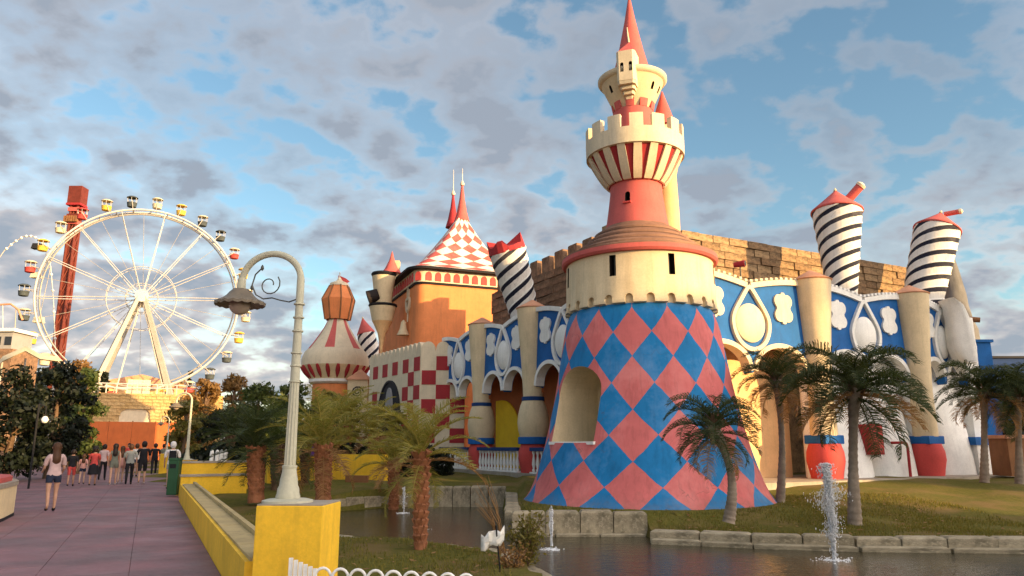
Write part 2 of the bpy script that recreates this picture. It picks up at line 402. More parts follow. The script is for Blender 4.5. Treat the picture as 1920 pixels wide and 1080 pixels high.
k = mixc(t, ramp(t, g2, [(.3, 0.), (.7, 1.)]), (.080, .084, .014), (.16, .14, .030))
k = mixc(t, ramp(t, g1, [(.46, 0.), (.64, .85)]), k, (.20, .135, .055))
t.links.new(k, b.inputs['Base Color']); b.inputs['Roughness'].default_value = .95; b.inputs['Specular IOR Level'].default_value = .1
bp = nd(t, 'ShaderNodeBump'); bp.inputs['Strength'].default_value = .7; bp.inputs['Distance'].default_value = .06
t.links.new(noise(t, c, 26, 6, .7), bp.inputs['Height']); t.links.new(bp.outputs[0], b.inputs['Normal']); MATS['lawn'] = m
struct(gm.build('ground', 'lawn', smooth=50))
# short grass on the banks that the camera sees
gr = MB(); rg = np.random.RandomState(3)
cnt = 0
while cnt < 26000:
    x = rg.uniform(-7, 13); y = rg.uniform(11.5, 25.5)
    L = x*PN.x+y*PN.y
    if L < EDGE+.55 or math.hypot(x-4.05, y-23.2) < 3.8: continue
    if x > 0 and y > 24 or (.0 < x < 3.3 and y < 19.4): continue
    if pond_sd(x, y) < .30: continue
    if x < 1 and rg.rand() < .55: continue
    if math.sin(x*1.7+y)*math.sin(y*1.3-x*.6)+rg.uniform(-.5, .5) < -.35: continue
    z = land(x, y); a = rg.uniform(0, 2*PI); h = rg.uniform(.03, .085); wd = .012
    dx, dy = math.cos(a), math.sin(a); bend = rg.uniform(0, .05); ab = rg.uniform(0, 2*PI)
    gr.add([(x-dx*wd, y-dy*wd, z-.01), (x+dx*wd, y+dy*wd, z-.01), (x+math.cos(ab)*bend, y+math.sin(ab)*bend, z+h)], [(0, 1, 2)])
    cnt += 1
leafmat('grass_blade', (.085, .095, .016), (.21, .175, .038), .25, .8)
go = gr.build('grass', 'grass_blade'); go['kind'] = 'stuff'; tag(go, 'short olive grass growing on the banks round the pond', 'grass')
# fallen leaves on the banks
fl = MB(); cnt = 0
while cnt < 420:
    x = rg.uniform(-6, 12); y = rg.uniform(11.5, 24); L = x*PN.x+y*PN.y
    if L < EDGE+.6 or pond_sd(x, y) < .3 or math.hypot(x-4.05, y-23.2) < 3.8: continue
    z = land(x, y)+.05; a = rg.uniform(0, 2*PI); l = rg.uniform(.03, .075); u = Vector((math.cos(a), math.sin(a), rg.uniform(-.3, .3)))*l; v = Vector((-math.sin(a), math.cos(a), rg.uniform(-.3, .3)))*l*.5
    p = Vector((x, y, z)); fl.add([p-u, p-v, p+u, p+v], [(0, 1, 2, 3)]); cnt += 1
fo_ = fl.build('fallen_leaves', 'leaf_dry'); fo_['kind'] = 'stuff'; tag(fo_, 'dry fallen leaves scattered on the grass banks', 'leaves')
# paving
m, t, b = base_mat('paving')
c = nd(t, 'ShaderNodeTexCoord').outputs['Object']; oi = nd(t, 'ShaderNodeObjectInfo')
k = mixc(t, oi.outputs['Random'], (.245, .112, .122), (.262, .124, .134))
gw = nd(t, 'ShaderNodeNewGeometry').outputs['Position']
k = mixc(t, ramp(t, noise(t, gw, .7, 6, .65), [(.36, 0.), (.62, .85)]), k, (.13, .085, .09))
k = mixc(t, ramp(t, noise(t, gw, 16, 6, .75), [(.45, 0.), (.75, .45)]), k, (.27, .19, .195))
t.links.new(k, b.inputs['Base Color']); b.inputs['Specular IOR Level'].default_value = .35
t.links.new(ramp(t, noise(t, gw, 1.1, 5, .6), [(.3, .5), (.7, .8)]), b.inputs['Roughness'])
bp = nd(t, 'ShaderNodeBump'); bp.inputs['Strength'].default_value = .3; bp.inputs['Distance'].default_value = .012
t.links.new(noise(t, gw, 60, 5, .7), bp.inputs['Height']); t.links.new(bp.outputs[0], b.inputs['Normal']); MATS['paving'] = m
pm = MB(); pm.add([LT(-14, -6, -.012), LT(EDGE+.1, -6, -.012), LT(EDGE+.1, 96, -.012), LT(-14, 96, -.012)], [(0, 1, 2, 3)])
path = struct(pm.build('path', 'paving'))
SW = 1.085
slab = MB(); hs = SW/2-.0025
slab.add([(-hs, -hs, -.012), (hs, -hs, -.012), (hs, hs, -.012), (-hs, hs, -.012), (-hs+.003, -hs+.003, 0), (hs-.003, -hs+.003, 0), (hs-.003, hs-.003, 0), (-hs+.003, hs-.003, 0)],
         [(4, 5, 6, 7), (0, 1, 5, 4), (1, 2, 6, 5), (2, 3, 7, 6), (3, 0, 4, 7)])
slm = slab.mesh('paving_slab', 'paving')
for j in range(40):
    for i in range(7):
        o = link('paving_slab', slm, path); p = LT(EDGE-SW*(i+.5)-.003, 4+SW*(j+.5)); o.location = (p.x, p.y, rng.uniform(-.0015, .0015)); o.rotation_euler.z = PA
# water
m, t, b = base_mat('pond_water')
c = nd(t, 'ShaderNodeNewGeometry').outputs['Position']
b.inputs['Base Color'].default_value = (.042, .036, .019, 1); b.inputs['Roughness'].default_value = .12; b.inputs['IOR'].default_value = 1.33; b.inputs['Specular IOR Level'].default_value = .6
mpw = nd(t, 'ShaderNodeMapping'); mpw.inputs['Scale'].default_value = (1, 1.7, 1); t.links.new(c, mpw.inputs[0])
h = mth(t, 'ADD', mth(t, 'MULTIPLY', noise(t, mpw.outputs[0], 1.6, 3, .55, .6), .6), mth(t, 'MULTIPLY', noise(t, mpw.outputs[0], 6.5, 4, .6, .4), .4))
bp = nd(t, 'ShaderNodeBump'); bp.inputs['Strength'].default_value = .34; bp.inputs['Distance'].default_value = .11
t.links.new(h, bp.inputs['Height']); t.links.new(bp.outputs[0], b.inputs['Normal']); MATS['pond_water'] = m
WZ = -.50
wm = MB(); wm.add([(-8, 2, WZ), (32, 2, WZ), (32, 29, WZ), (-8, 29, WZ)], [(0, 1, 2, 3)])
struct(wm.build('water', 'pond_water'))
# stone edging of the pond
def stone_block(dx, dy, dz, seed, bev=.03):
    r = random.Random(seed); q = MB(); x, y, z = dx/2, dy/2, dz/2
    j = lambda s_: r.uniform(-s_, s_)
    low = [Vector((sx_*x+j(.012), sy_*y+j(.012), -z)) for sx_, sy_ in ((-1, -1), (1, -1), (1, 1), (-1, 1))]
    mid = [Vector((p.x, p.y, z-bev+j(.008))) for p in low]
    top = [Vector((p.x*(1-bev/x), p.y*(1-bev/y), z+j(.010))) for p in low]
    q.add(low+mid+top, [(3, 2, 1, 0)]+[(i, (i+1) % 4, 4+(i+1) % 4, 4+i) for i in range(4)]+[(4+i, 4+(i+1) % 4, 8+(i+1) % 4, 8+i) for i in range(4)]+[(8, 9, 10, 11)])
    return q
UNIT = [stone_block(1, 1, 1, s_, .06).mesh('stone', 'kerb_stone') for s_ in range(6)]
def block_row(parent, a, b_, z0, z1, th, ln, mat=None, name='stone', jit=.05):
    a, b_ = Vector(a), Vector(b_); L = (b_-a).length; n = max(1, round(L/ln)); d = (b_-a)/n; ang = math.atan2(d.y, d.x)
    for i in range(n):
        o = link(name, UNIT[rng.randrange(6)], parent)
        p = a+d*(i+.5); o.location = (p.x-WL[parent.name][0], p.y-WL[parent.name][1], (z0+z1)/2-WL[parent.name][2]+rng.uniform(-jit, jit)*.4)
        o.rotation_euler.z = ang+rng.uniform(-.01, .01); o.scale = (d.length-.02, th+rng.uniform(-jit, jit), z1-z0)
kw = thing('retaining_wall', 'retaining wall of big stone blocks under the diamond painted tower', 'wall', (1.6, 19.25, -.7))
block_row(kw, (.0, 19.12, 0), (3.3, 19.12, 0), -.75, .07, .42, .86)
block_row(kw, (-.05, 18.98, 0), (3.2, 18.98, 0), -.8, -.44, .5, 1.2)
block_row(kw, (-.02, 27.4, 0), (.02, 19.5, 0), -.75, .06, .4, .9)
kw = thing('retaining_wall', 'pale block wall along the far end of the pool below the balustrade', 'wall', (-1.6, 27.9, -.7))
block_row(kw, (-3.4, 27.95, 0), (-.2, 27.8, 0), -.75, .20, .4, .64)
kw = thing('kerb', 'low curved stone kerb between the right lawn and the water', 'kerb', (7, 16.6, -.6))
kp = [(3.15, 17.75), (5.2, 17.0), (7.2, 16.5), (9, 16.35), (11, 16.2), (14, 15.6), (18, 15.35)]
for a_, b_ in zip(kp, kp[1:]):
    block_row(kw, (*a_, 0), (*b_, 0), -.75, -.22, .36, .95)
    block_row(kw, (a_[0], a_[1]-.14, 0), (b_[0], b_[1]-.14, 0), -.8, -.40, .42, 1.4)
kw = thing('kerb', 'stone kerb along the left bank of the pool under the palms', 'kerb', (-5.5, 22, -.6))
kp = [(-3.2, 28.05), (-4.7, 27.3), (-6.7, 25.3), (-7.1, 22.6), (-6.4, 19.9), (-5.3, 18.1), (-3.5, 16.8)]
for a_, b_ in zip(kp, kp[1:]): block_row(kw, (*a_, 0), (*b_, 0), -.75, -.10 if a_[1] > 20 else -.28, .34, .8)
kw = thing('kerb', 'uneven stone edging of the near bank in front of the pool', 'kerb', (-.5, 14.5, -.6))
kp = [(-3.5, 16.75), (-1.6, 15.9), (-.2, 14.8), (.5, 12), (.95, 8.6), (2.8, 5)]
for a_, b_ in zip(kp, kp[1:]): block_row(kw, (*a_, 0), (*b_, 0), -.75, -.30, .3, .7)
# forecourt strip at the foot of the castle
RW = Vector((.886, .463, 0)).normalized(); LW = Vector((-RW.y, RW.x, 0)); CORNER = Vector((5.6, 25.35, 0))
RN = Vector((RW.y, -RW.x, 0)); LN = -RW      # outward normals of the two wings
ZB = .45
fc = MB()
q = [CORNER+RN*1.5+RW*.2, CORNER+RN*1.5+RW*42, CORNER+RW*42-RN*3, CORNER-RN*3]
fc.prism([(p.x, p.y) for p in q], lambda a, b_, d: Vector((a, b_, d)), .1, ZB)
struct(fc.build('pavement', 'concrete'))
fc = MB()
q = [CORNER+LN*.6, CORNER-LN*3.2, CORNER-LN*3.2+LW*22, CORNER+LN*.6+LW*22]
fc.prism([(p.x, p.y) for p in q], lambda a, b_, d: Vector((a, b_, d)), .05, ZB-.004)
struct(fc.build('pavement', 'concrete'))
# ================================================================== THE CASTLE
TX, TY = 4.05, 23.2
def tz(py, dy=0.): return Zat(py, TY+dy)
def tr(hw, py):
    z = tz(py); D = cdep(TY, z); return D*math.sin(math.atan(hw/FPX))
VA = math.atan2(-TY, -TX)                                # from the tower towards the camera
tower = thing('castle_tower', 'tall tower with blue and red diamond skirt, striped gallery and red cone roof', 'tower', (TX, TY, .02))
c0 = (TX, TY, 0)
# skirt
sk = [(950, 238), (925, 224), (900, 212), (870, 201), (840, 191), (800, 180), (760, 170), (720, 161.5), (680, 154), (640, 146.5), (612, 140.5), (597, 135), (580, 126)]
prof = [(tr(h, y), tz(y)) for y, h in sk]; prof[0] = (prof[0][0], .02)
pz = np.array([p[1] for p in prof]); pr = np.array([p[0] for p in prof])
fineZ = np.linspace(pz[0], pz[-1], 40); prof = [(float(np.interp(z, pz, pr)), float(z)) for z in fineZ]
def surf_z(py):
    z = 2.
    for _ in range(30): z = Zat(py, TY-float(np.interp(z, pz, pr)))
    return z
vz = [surf_z(y) for y in (968, 865, 767, 666, 575)]; vv = [4, 3, 2, 1, 0]
def vmap(z):
    if z < vz[0]: return 4+(vz[0]-z)/(vz[1]-vz[0])
    return float(np.interp(z, vz, vv))
U0 = VA-R(6)
q = MB().lathe(prof, 112, c0, uvf=lambda a, i, r, z: ((a-U0)*14/(2*PI), vmap(z)))
skirt = q.build('skirt', ['skirt_diamonds', 'cream'], tower, smooth=40)
# arched niche
na = VA-R(45); nd_ = Vector((math.cos(na), math.sin(na), 0)); ne = Vector((-nd_.y, nd_.x, 0))
zb_, zt_ = 1.72, 3.9
nf = frame((TX, TY, 0), ne, nd_)
q = MB().prism(arch(0, zb_, .92, zt_-.75, .75), nf, 1.05, 6, 0)
cu = q.build('cutter', ['cream'])
cut(skirt, [cu])
nfw = frame((TX, TY, 0), ne, nd_)
rb = float(np.interp(zb_, pz, pr))
MB().prism([(-.98, zb_-.05), (.98, zb_-.05), (.98, zb_+.035), (-.98, zb_+.035)], nfw, 1.0, rb*.955+.06).build('sill', 'white_paint', tower)
# cream drum with slots and small vents
zd0, zd1 = tz(592), tz(500); rd = tr(139, 560); zs0 = tz(586)
q = MB().lathe([(rd*.97, zd0), (rd+.03, zd0+.02), (rd+.03, zd0+.12), (rd, zd0+.16), (rd*.985, zd1)], 96, c0)
drum = q.build('drum', ['cream', 'dark_void'], tower, smooth=40)
cl = []
for da in (-72, -19, 24, 78, 130, 180, 230):
    a = VA+R(da); d_ = Vector((math.cos(a), math.sin(a), 0)); fr_ = frame(c0, (-d_.y, d_.x), d_); fo = lambda a_, b_, d, fr_=fr_: fr_(a_, b_, d)
    cl.append(MB().prism([(-.10, zs0+.72), (.10, zs0+.72), (.10, zs0+1.35), (-.10, zs0+1.35)], fo, rd-.42, rd+.5).build('cutter', 'dark_void'))
for k in range(24):
    a = VA+R(-22.5+k*15); d_ = Vector((math.cos(a), math.sin(a), 0)); fr_ = frame(c0, (-d_.y, d_.x), d_); fo = lambda a_, b_, d, fr_=fr_: fr_(a_, b_, d)
    cl.append(MB().prism(arch(0, zd0-.04, .115, zd0+.16, .12, 8), fo, rd-.13, rd+.5).build('cutter', 'cream'))
cut(drum, cl)
for da in (-19, 24):
    a = VA+R(da); d_ = Vector((math.cos(a), math.sin(a), 0)); fr_ = frame(c0, (-d_.y, d_.x), d_)
    MB().box(fr_(0, zs0+1.03, rd-.2), (.03, .03, .66)).build('window_bar', 'iron', tower)
# roof of the drum
rr = tr(143, 500)
q = MB().lathe([(rd*.9, zd1-.06), (rr-.02, zd1-.05), (rr+.03, zd1+.02), (rr+.02, zd1+.15), (rr-.10, zd1+.20)], 96, c0)
q.build('roof_rim', 'pink_red', tower, smooth=35)
zn = tz(433); rn = tr(60, 433); pf = [(rr-.12, zd1+.13)]
for i in range(5):
    t0, t1 = i/5, (i+1)/5
    f_ = lambda t: lerp(rr-.10, rn+.03, t**.86)
    g_ = lambda t: lerp(zd1+.16, zn, t**1.12)
    pf += [(f_(t0)+.11, g_(t0)-.035), (f_(t0)+.11, g_(t0)+.03), (f_(t1)+.02, g_(t1))]
pf.append((rn, zn+.05))
MB().lathe(pf, 96, c0).build('stepped_roof', 'roof_brown', tower, smooth=25)
# red neck
zk = tz(345)
ne_prof = [(lerp(tr(60, 433), tr(48, 348), min(1, t*1.25)**.8), lerp(zn, zk, t)) for t in np.linspace(0, 1, 10)]
q = MB().lathe(ne_prof, 64, c0); neck = q.build('neck', ['pink_red', 'dark_void'], tower, smooth=40)
a = VA-R(18); d_ = Vector((math.cos(a), math.sin(a), 0)); fr_ = frame(c0, (-d_.y, d_.x), d_)
zw = tz(392)
cut(neck, [MB().prism(arch(0, zw, .085, zw+.24, .1, 8), lambda a_, b_, d: fr_(a_, b_, d), .5, 2).build('cutter', 'dark_void')])
MB().prism([(-.13, zw-.06), (.13, zw-.06), (.13, zw-.01), (-.13, zw-.01)], fr_, .75, .98).build('sill', 'red', tower)
# striped corbel and gallery
zc0, zc1 = tz(352), tz(300); r0, r1 = tr(50, 350), tr(88, 300); zg = tz(272); zm = tz(249)
cp = [(lerp(r0, r1-.05, t**.78), lerp(zc0, zc1+.05, t)) for t in np.linspace(0, 1, 10)]
MB().lathe([(r0*.9, zc0-.02)]+cp, 72, c0).build('corbel', 'dark_red', tower, smooth=40)
NR = 18
for k in range(NR):
    a = VA+R(4)+2*PI*k/NR; q = MB(); vs_ = []
    for i, (r_, z_) in enumerate(cp):
        hw = PI/NR*lerp(.76, .44, i/(len(cp)-1))*r_
        for rad in (r_-.06, r_+.075):
            for s_ in (-1, 1):
                g = a+s_*hw/r_; vs_.append((TX+rad*math.cos(g), TY+rad*math.sin(g), z_))
    n_ = len(cp); fs_ = []
    for i in range(n_-1):
        b_ = i*4; fs_ += [(b_+2, b_+3, b_+7, b_+6), (b_, b_+2, b_+6, b_+4), (b_+3, b_+1, b_+5, b_+7)]
    fs_ += [(0, 1, 3, 2)]
    q.add(vs_, fs_); q.build('rib', 'cream_light', tower, smooth=30, fix=True)
MB().lathe([(r1-.35, zc1), (r1+.05, zc1), (r1+.06, zg), (r1-.13, zg+.01), (r1-.14, zc1+.1)], 80, c0).build('parapet', 'cream_light', tower, smooth=35)
def ring_seg(q, c, r0_, r1_, a0, a1, z0, z1, n=5, mi=0, flare=0.):
    vs_ = []
    for i in range(n+1):
        a = lerp(a0, a1, i/n)
        for r_, z_ in ((r0_, z0), (r1_, z0), (r1_+flare, z1), (r0_+flare, z1)): vs_.append((c[0]+r_*math.cos(a), c[1]+r_*math.sin(a), z_))
    fs_ = []
    for i in range(n):
        for k in range(4): fs_.append((i*4+k, i*4+4+k, i*4+4+(k+1) % 4, i*4+(k+1) % 4))
    fs_ += [(3, 2, 1, 0), tuple(n*4+k for k in range(4))]
    return q.add(vs_, fs_, mi)
for k in range(14):
    a = VA+R(3)+2*PI*k/14
    ring_seg(MB(), c0, r1-.12, r1+.058, a-.135, a+.135, zg-.004, zm).build('merlon', 'cream_light', tower, fix=True)
MB().lathe([(r1-.2, zc1+.1), (0.01, zc1+.12)], 40, c0, cap=False).build('gallery_floor', 'roof_brown', tower)
# upper red cylinder, cup, cone
rc = tr(37, 230); zr = tz(213)
MB().lathe([(rc+.03, zc1+.1), (rc, zr)], 48, c0).build('upper_drum', 'pink_red', tower, smooth=40)
for k in range(9):
    a = VA+R(-8)+2*PI*k/9
    ring_seg(MB(), c0, rc-.1, rc+.012, a-.2, a+.2, zr-.003, zr+.26, flare=.05).build('merlon', 'pink_red', tower, fix=True)
zu0, zu1 = tz(210), tz(157); ru0, ru1 = tr(33, 210), tr(59, 157)
cup_p = [(ru0-.06, zu0-.3)]+[(lerp(ru0, ru1, t**.9), lerp(zu0, zu1, t)) for t in np.linspace(0, 1, 7)]
q = MB().lathe(cup_p+[(ru1-.05, zu1+.01)], 64, c0); cup = q.build('cup', ['cream', 'dark_void'], tower, smooth=40)
cl = []
for da in (-52, 48, 75, 120, 180, 240):
    a = VA+R(da); d_ = Vector((math.cos(a), math.sin(a), 0)); fr_ = frame(c0, (-d_.y, d_.x), d_)
    cl.append(MB().prism(arch(0, zu0+.50, .055, zu0+.68, .06, 6), lambda a_, b_, d, fr_=fr_: fr_(a_, b_, d), .5, 2).build('cutter', 'dark_void'))
cut(cup, cl)
MB().lathe([(ru1-.1, zu1-.10), (ru1+.03, zu1-.06), (ru1+.09, zu1+.02), (ru1+.09, zu1+.10), (ru1+.02, zu1+.13), (ru1-.12, zu1+.14)], 64, c0).build('cup_rim', 'cream_light', tower, smooth=40)
MB().lathe([(ru1-.02, zu1+.12), (.3, zu1+.16)], 40, c0, cap=False).build('deck', 'roof_brown', tower)
ra = tr(36, 140); za = tz(-8)
MB().lathe([(ra+.05, zu1+.13), (ra, zu1+.22), (ra*.62, lerp(zu1, za, .38)), (ra*.3, lerp(zu1, za, .69)), (.02, za)], 48, c0).build('cone_roof', 'pink_red', tower, smooth=40)
# the small bay standing out of the cup
a = VA-R(9); d_ = Vector((math.cos(a), math.sin(a), 0)); fb = frame(c0, (-d_.y, d_.x), d_)
zb0, zb1 = tz(180), tz(130)+.05
bay_o = [(-.33, 0.62), (-.30, ru1+.06), (-.22, ru1+.15), (.22, ru1+.15), (.30, ru1+.06), (.33, .62)]
q = MB(); vs_ = [fb(x_, zb0, y_) for x_, y_ in bay_o]+[fb(x_*1.02, zb1, y_+.02) for x_, y_ in bay_o]; n_ = 6
q.add(vs_, [tuple(range(n_)), tuple(range(2*n_-1, n_-1, -1))]+[(i, n_+i, n_+(i+1) % n_, (i+1) % n_) for i in range(n_)])
bay = q.build('bay', ['cream_light', 'dark_void'], tower, fix=True)
cl = [MB().prism(arch(x_, zb0+.30, .055, zb0+.56, .06, 6), lambda a_, b_, d: fb(a_, b_, d), ru1-.1, ru1+.6).build('cutter', 'dark_void') for x_ in (-.12, .16)]
cut(bay, cl)
for i in range(4):
    sc_ = 1-.19*i
    q = MB(); o2 = [(x_*sc_, lerp(.5, y_, sc_)-.02*i) for x_, y_ in bay_o]; zz0, zz1 = zb0-.11*(i+1), zb0-.11*i-.012
    vs_ = [fb(x_*.94, zz0, y_-.03) for x_, y_ in o2]+[fb(x_, zz1, y_) for x_, y_ in o2]
    q.add(vs_, [tuple(range(n_)), tuple(range(2*n_-1, n_-1, -1))]+[(k, n_+k, n_+(k+1) % n_, (k+1) % n_) for k in range(n_)])
    q.build('corbel_step', 'cream_light', tower, fix=True)
q = MB(); q.add([fb(-.30, zb1, ru1+.10), fb(.30, zb1, ru1+.10), fb(.30, zb1, .4), fb(-.30, zb1, .4), fb(0, zb1+.75, .38)], [(0, 1, 4), (1, 2, 4), (2, 3, 4), (3, 0, 4), (3, 2, 1, 0)])
q.build('bay_roof', 'pink_red', tower)
MB().tube([fb(0, zb1+.72, .40), fb(-.03, zb1+1.0, .38), fb(-.06, zb1+1.35, .30)], [.035, .03, .015], 8).build('ridge_trim', 'cream_light', tower, smooth=60)
# side turret behind, and the orange column that carries it
tb = Vector((TX+.62, TY+.72, 0)); pb = P(1244, 236, tb.y); tb.x = pb.x
rt = 20/FPX*cdep(tb.y, pb.z)
q = MB().lathe([(rt*.9, zc1), (rt*.92, pb.z-.04)], 32, tb); st_ = q.build('side_turret', ['cream_light', 'dark_void'], tower, smooth=40)
d_ = Vector((math.cos(VA-R(12)), math.sin(VA-R(12)), 0)); fr2 = frame(tb, (-d_.y, d_.x), d_)
cut(st_, [MB().prism([(-.07, pb.z-.5), (.07, pb.z-.5), (.07, pb.z-.12), (-.07, pb.z-.12)], lambda a_, b_, d: fr2(a_, b_, d), .15, 1).build('cutter', 'dark_void')])
zt2 = Zat(172, tb.y)
MB().lathe([(rt*1.02, pb.z-.08), (rt*1.2, pb.z-.05), (rt*1.12, pb.z+.04), (rt*.55, lerp(pb.z, zt2, .55)), (.02, zt2)], 32, tb).build('side_roof', 'pink_red', tower, smooth=40)
oc = P(1250, 370, 25.2); ro = 22/FPX*cdep(25.2, oc.z)
MB().lathe([(ro*1.05, ZB), (ro, Zat(405, 25.2)), (ro*.9, Zat(330, 25.2)), (ro*1.25, Zat(300, 25.2))], 32, (oc.x, oc.y, 0)).build('rear_column', 'peach', tower, smooth=40)

# ------------------------------------------------------------------ wings with arcades
ZC, ZT = 7.9, 7.75
def bay_build(parent, fr, s0, s1, style):
    """one arcade bay between two columns; fr(along, up, out)"""
    W = s1-s0; c_ = (s0+s1)/2; hw = W/2
    def zbot(s):
        u = ((s-s0)/hw) % 1.0 if s < s1-1e-6 else 1.0
        x_ = (u-.5)*2/.93
        return 4.25+.95*math.sqrt(max(0, 1-x_*x_))-.30*max(0, abs(x_)-.93)
    def ztop(s):
        u = abs(s-c_)/hw; return 7.50+.30*math.sin(min(1, u*1.1)*PI/2)
    N = 56
    bot = [(lerp(s0, s1, i/N), zbot(lerp(s0, s1, i/N))) for i in range(N+1)]
    top = [(lerp(s0, s1, i/20), ztop(lerp(s0, s1, i/20))) for i in range(20, -1, -1)]
    MB().prism(bot+top, fr, -.40, 0).build('wall_panel', 'blue', parent)
    trim = style['trim']
    # arch mouldings
    for side in (0, 1):
        a_ = s0+hw*side+.08; b_ = s0+hw*(side+1)-.08
        pts = [(lerp(a_, b_, i/24), zbot(lerp(a_, b_, i/24))+.06) for i in range(25)]
        MB().strip(pts, .17, fr, -.34, .10).build('arch_moulding', trim, parent)
    # crossing bands that turn into a loop round the oval
    oz, ow, oh = 6.08, W*.125, .80
    for sgn in (-1, 1):
        pts = [(c_+sgn*hw*(1-t*.97), ztop(c_+sgn*hw*(1-t*.97))-.05-.04*t) for t in np.linspace(0, 1, 14)]
        MB().strip(pts, .20, fr, -.02, .12 if sgn > 0 else .105).build('top_band', trim, parent)
        if style.get('teeth'):
            for i in range(11):
                t_ = (i+.5)/11; s_ = c_+sgn*hw*(1-t_); z_ = ztop(s_)
                MB().box(fr(s_, z_+.085, .02), (.12, .16, .09), Matrix.Rotation(math.atan2(style['ex'].y, style['ex'].x), 3, 'Z')).build('tooth', trim, parent)
    loop = []
    for i in range(44):
        g = -PI/2+2*PI*i/44; y_ = math.sin(g); wx = (ow+.17)*math.cos(g)*(1-max(0, y_)**2*.55)
        loop.append((c_+wx, oz-.05+(oh+.18)*y_+max(0, y_)**3*.35))
    MB().strip(loop, .15, fr, -.02, .13, closed=True).build('loop_band', trim, parent)
    # domed oval
    q = MB(); n_ = 28; vs_ = []
    for k, (sc_, d) in enumerate(((1, -.02), (1, .06), (.85, .13), (.5, .19))):
        vs_ += [fr(c_+ow*sc_*math.cos(2*PI*i/n_), oz-.06+oh*.9*sc_*math.sin(2*PI*i/n_), d) for i in range(n_)]
    vs_.append(fr(c_, oz-.06, .21)); fs_ = []
    for k in range(3): fs_ += [(k*n_+i, k*n_+(i+1) % n_, (k+1)*n_+(i+1) % n_, (k+1)*n_+i) for i in range(n_)]
    fs_ += [(3*n_+i, 3*n_+(i+1) % n_, 4*n_) for i in range(n_)]
    q.add(vs_, fs_); q.build('oval', style['deco'], parent, smooth=50, fix=True)
    # four-lobed plaques
    for sgn in (-1, 1):
        cx_ = c_+sgn*hw*.60; pts = []
        for i in range(56):
            g = 2*PI*i/56; ux, uz = math.cos(g), math.sin(g); r_ = .34
            for qx, qz in ((-.20, -.27), (.20, -.27), (.20, .27), (-.20, .27)):      # four overlapping lobes
                bq = ux*qx+uz*qz; dq = bq*bq-(qx*qx+qz*qz-.255**2)
                if dq > 0 and bq > 0: r_ = max(r_, bq+math.sqrt(dq))
            if abs(uz) > .985: r_ = .60
            pts.append((cx_+r_*ux, 6.70+r_*uz))
        MB().prism(pts, fr, -.02, .085).build('plaque', style['deco'], parent)
    # room behind the arches
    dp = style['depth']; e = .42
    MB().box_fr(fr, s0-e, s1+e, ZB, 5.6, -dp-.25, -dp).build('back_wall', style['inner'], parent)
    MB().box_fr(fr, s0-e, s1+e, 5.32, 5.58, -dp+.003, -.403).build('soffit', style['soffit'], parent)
    MB().box_fr(fr, s0-e, s1+e, 7.28, 7.45, -3.0, -.403).build('roof_slab', 'concrete', parent)
def box_fr(s, fr, a0, a1, z0, z1, d0, d1, mi=0):
    return s.prism([(a0, z0), (a1, z0), (a1, z1), (a0, z1)], fr, d0, d1, mi)
MB.box_fr = box_fr
def column(parent, p, style, full=True):
    """inverted cone, ring, vase, blue band and bulging red drum"""
    c_ = (p.x, p.y, 0); k = style.get('ck', 1.)
    MB().lathe([(.46, 3.80), (.47, 4.2), (.54, 5.4), (.66, 6.9), (.74, ZC)], 40, c_).build('shaft', style['col'], parent, smooth=40)
    MB().lathe([(.76, ZC-.02), (.79, ZC+.02), (.06, ZC+.42)], 40, c_).build('cap', 'terracotta', parent, smooth=30)
    if style['vase']:
        MB().lathe([(.47, 3.62), (.52, 3.64), (.52, 3.80), (.47, 3.82)], 32, c_).build('ring', 'blue_dark', parent, smooth=30)
        MB().lathe([(.60, 2.02), (.68, 2.3), (.72, 2.65), (.69, 3.0), (.59, 3.4), (.50, 3.63)], 36, c_).build('vase', style['col'], parent, smooth=50)
    else:
        MB().lathe([(.50, 2.0), (.46, 3.81)], 32, c_).build('lower_shaft', style['col'], parent, smooth=40)
    MB().lathe([(.66, 1.70), (.69, 1.72), (.69, 2.0), (.66, 2.02)], 4 if style.get('sq') else 32, c_, M=Matrix.Rotation(style['ang']+PI/4, 3, 'Z') if style.get('sq') else None).build('band', 'blue', parent, smooth=30)
    MB().lathe([(.56, ZB), (.60, ZB+.25), (.68, ZB+.62), (.66, ZB+.95), (.56, 1.71)], 36, c_).build('drum', 'red', parent, smooth=50)
# left wing
lw = thing('castle_wing', 'shaded blue arcade wing with white ovals, left of the diamond tower', 'building', tuple(CORNER+LW*10+Vector((0, 0, ZB))))
lfr = frame(CORNER+LN*.0, LW, LN)
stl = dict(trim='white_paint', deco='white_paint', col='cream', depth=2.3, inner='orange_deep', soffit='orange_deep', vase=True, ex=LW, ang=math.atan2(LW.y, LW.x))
LS = [4.4, 10.2, 15.7, 21.2]
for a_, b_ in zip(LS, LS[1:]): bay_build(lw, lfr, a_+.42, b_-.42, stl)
for s_ in LS[:3]:
    p = CORNER+LW*s_+LN*-.1; column(lw, p, stl)
    MB().box_fr(lfr, s_-.42, s_+.42, 4.0, 7.45, -.42, -.02).build('pier', 'orange_deep', lw)
# yellow panel behind the arch: a sunlit wall's brightness put into the paint
yd = MB().prism([(18.3, ZB), (15.3, ZB)]+[(15.3+2.3*(1-math.cos(t)), ZB+1.3+2.35*math.sin(t)) for t in np.linspace(0, PI/2, 12)]+[(18.3, ZB+3.65)], lfr, -2.29, -2.22)
yd.build('door', 'yellow_sunlit', lw)
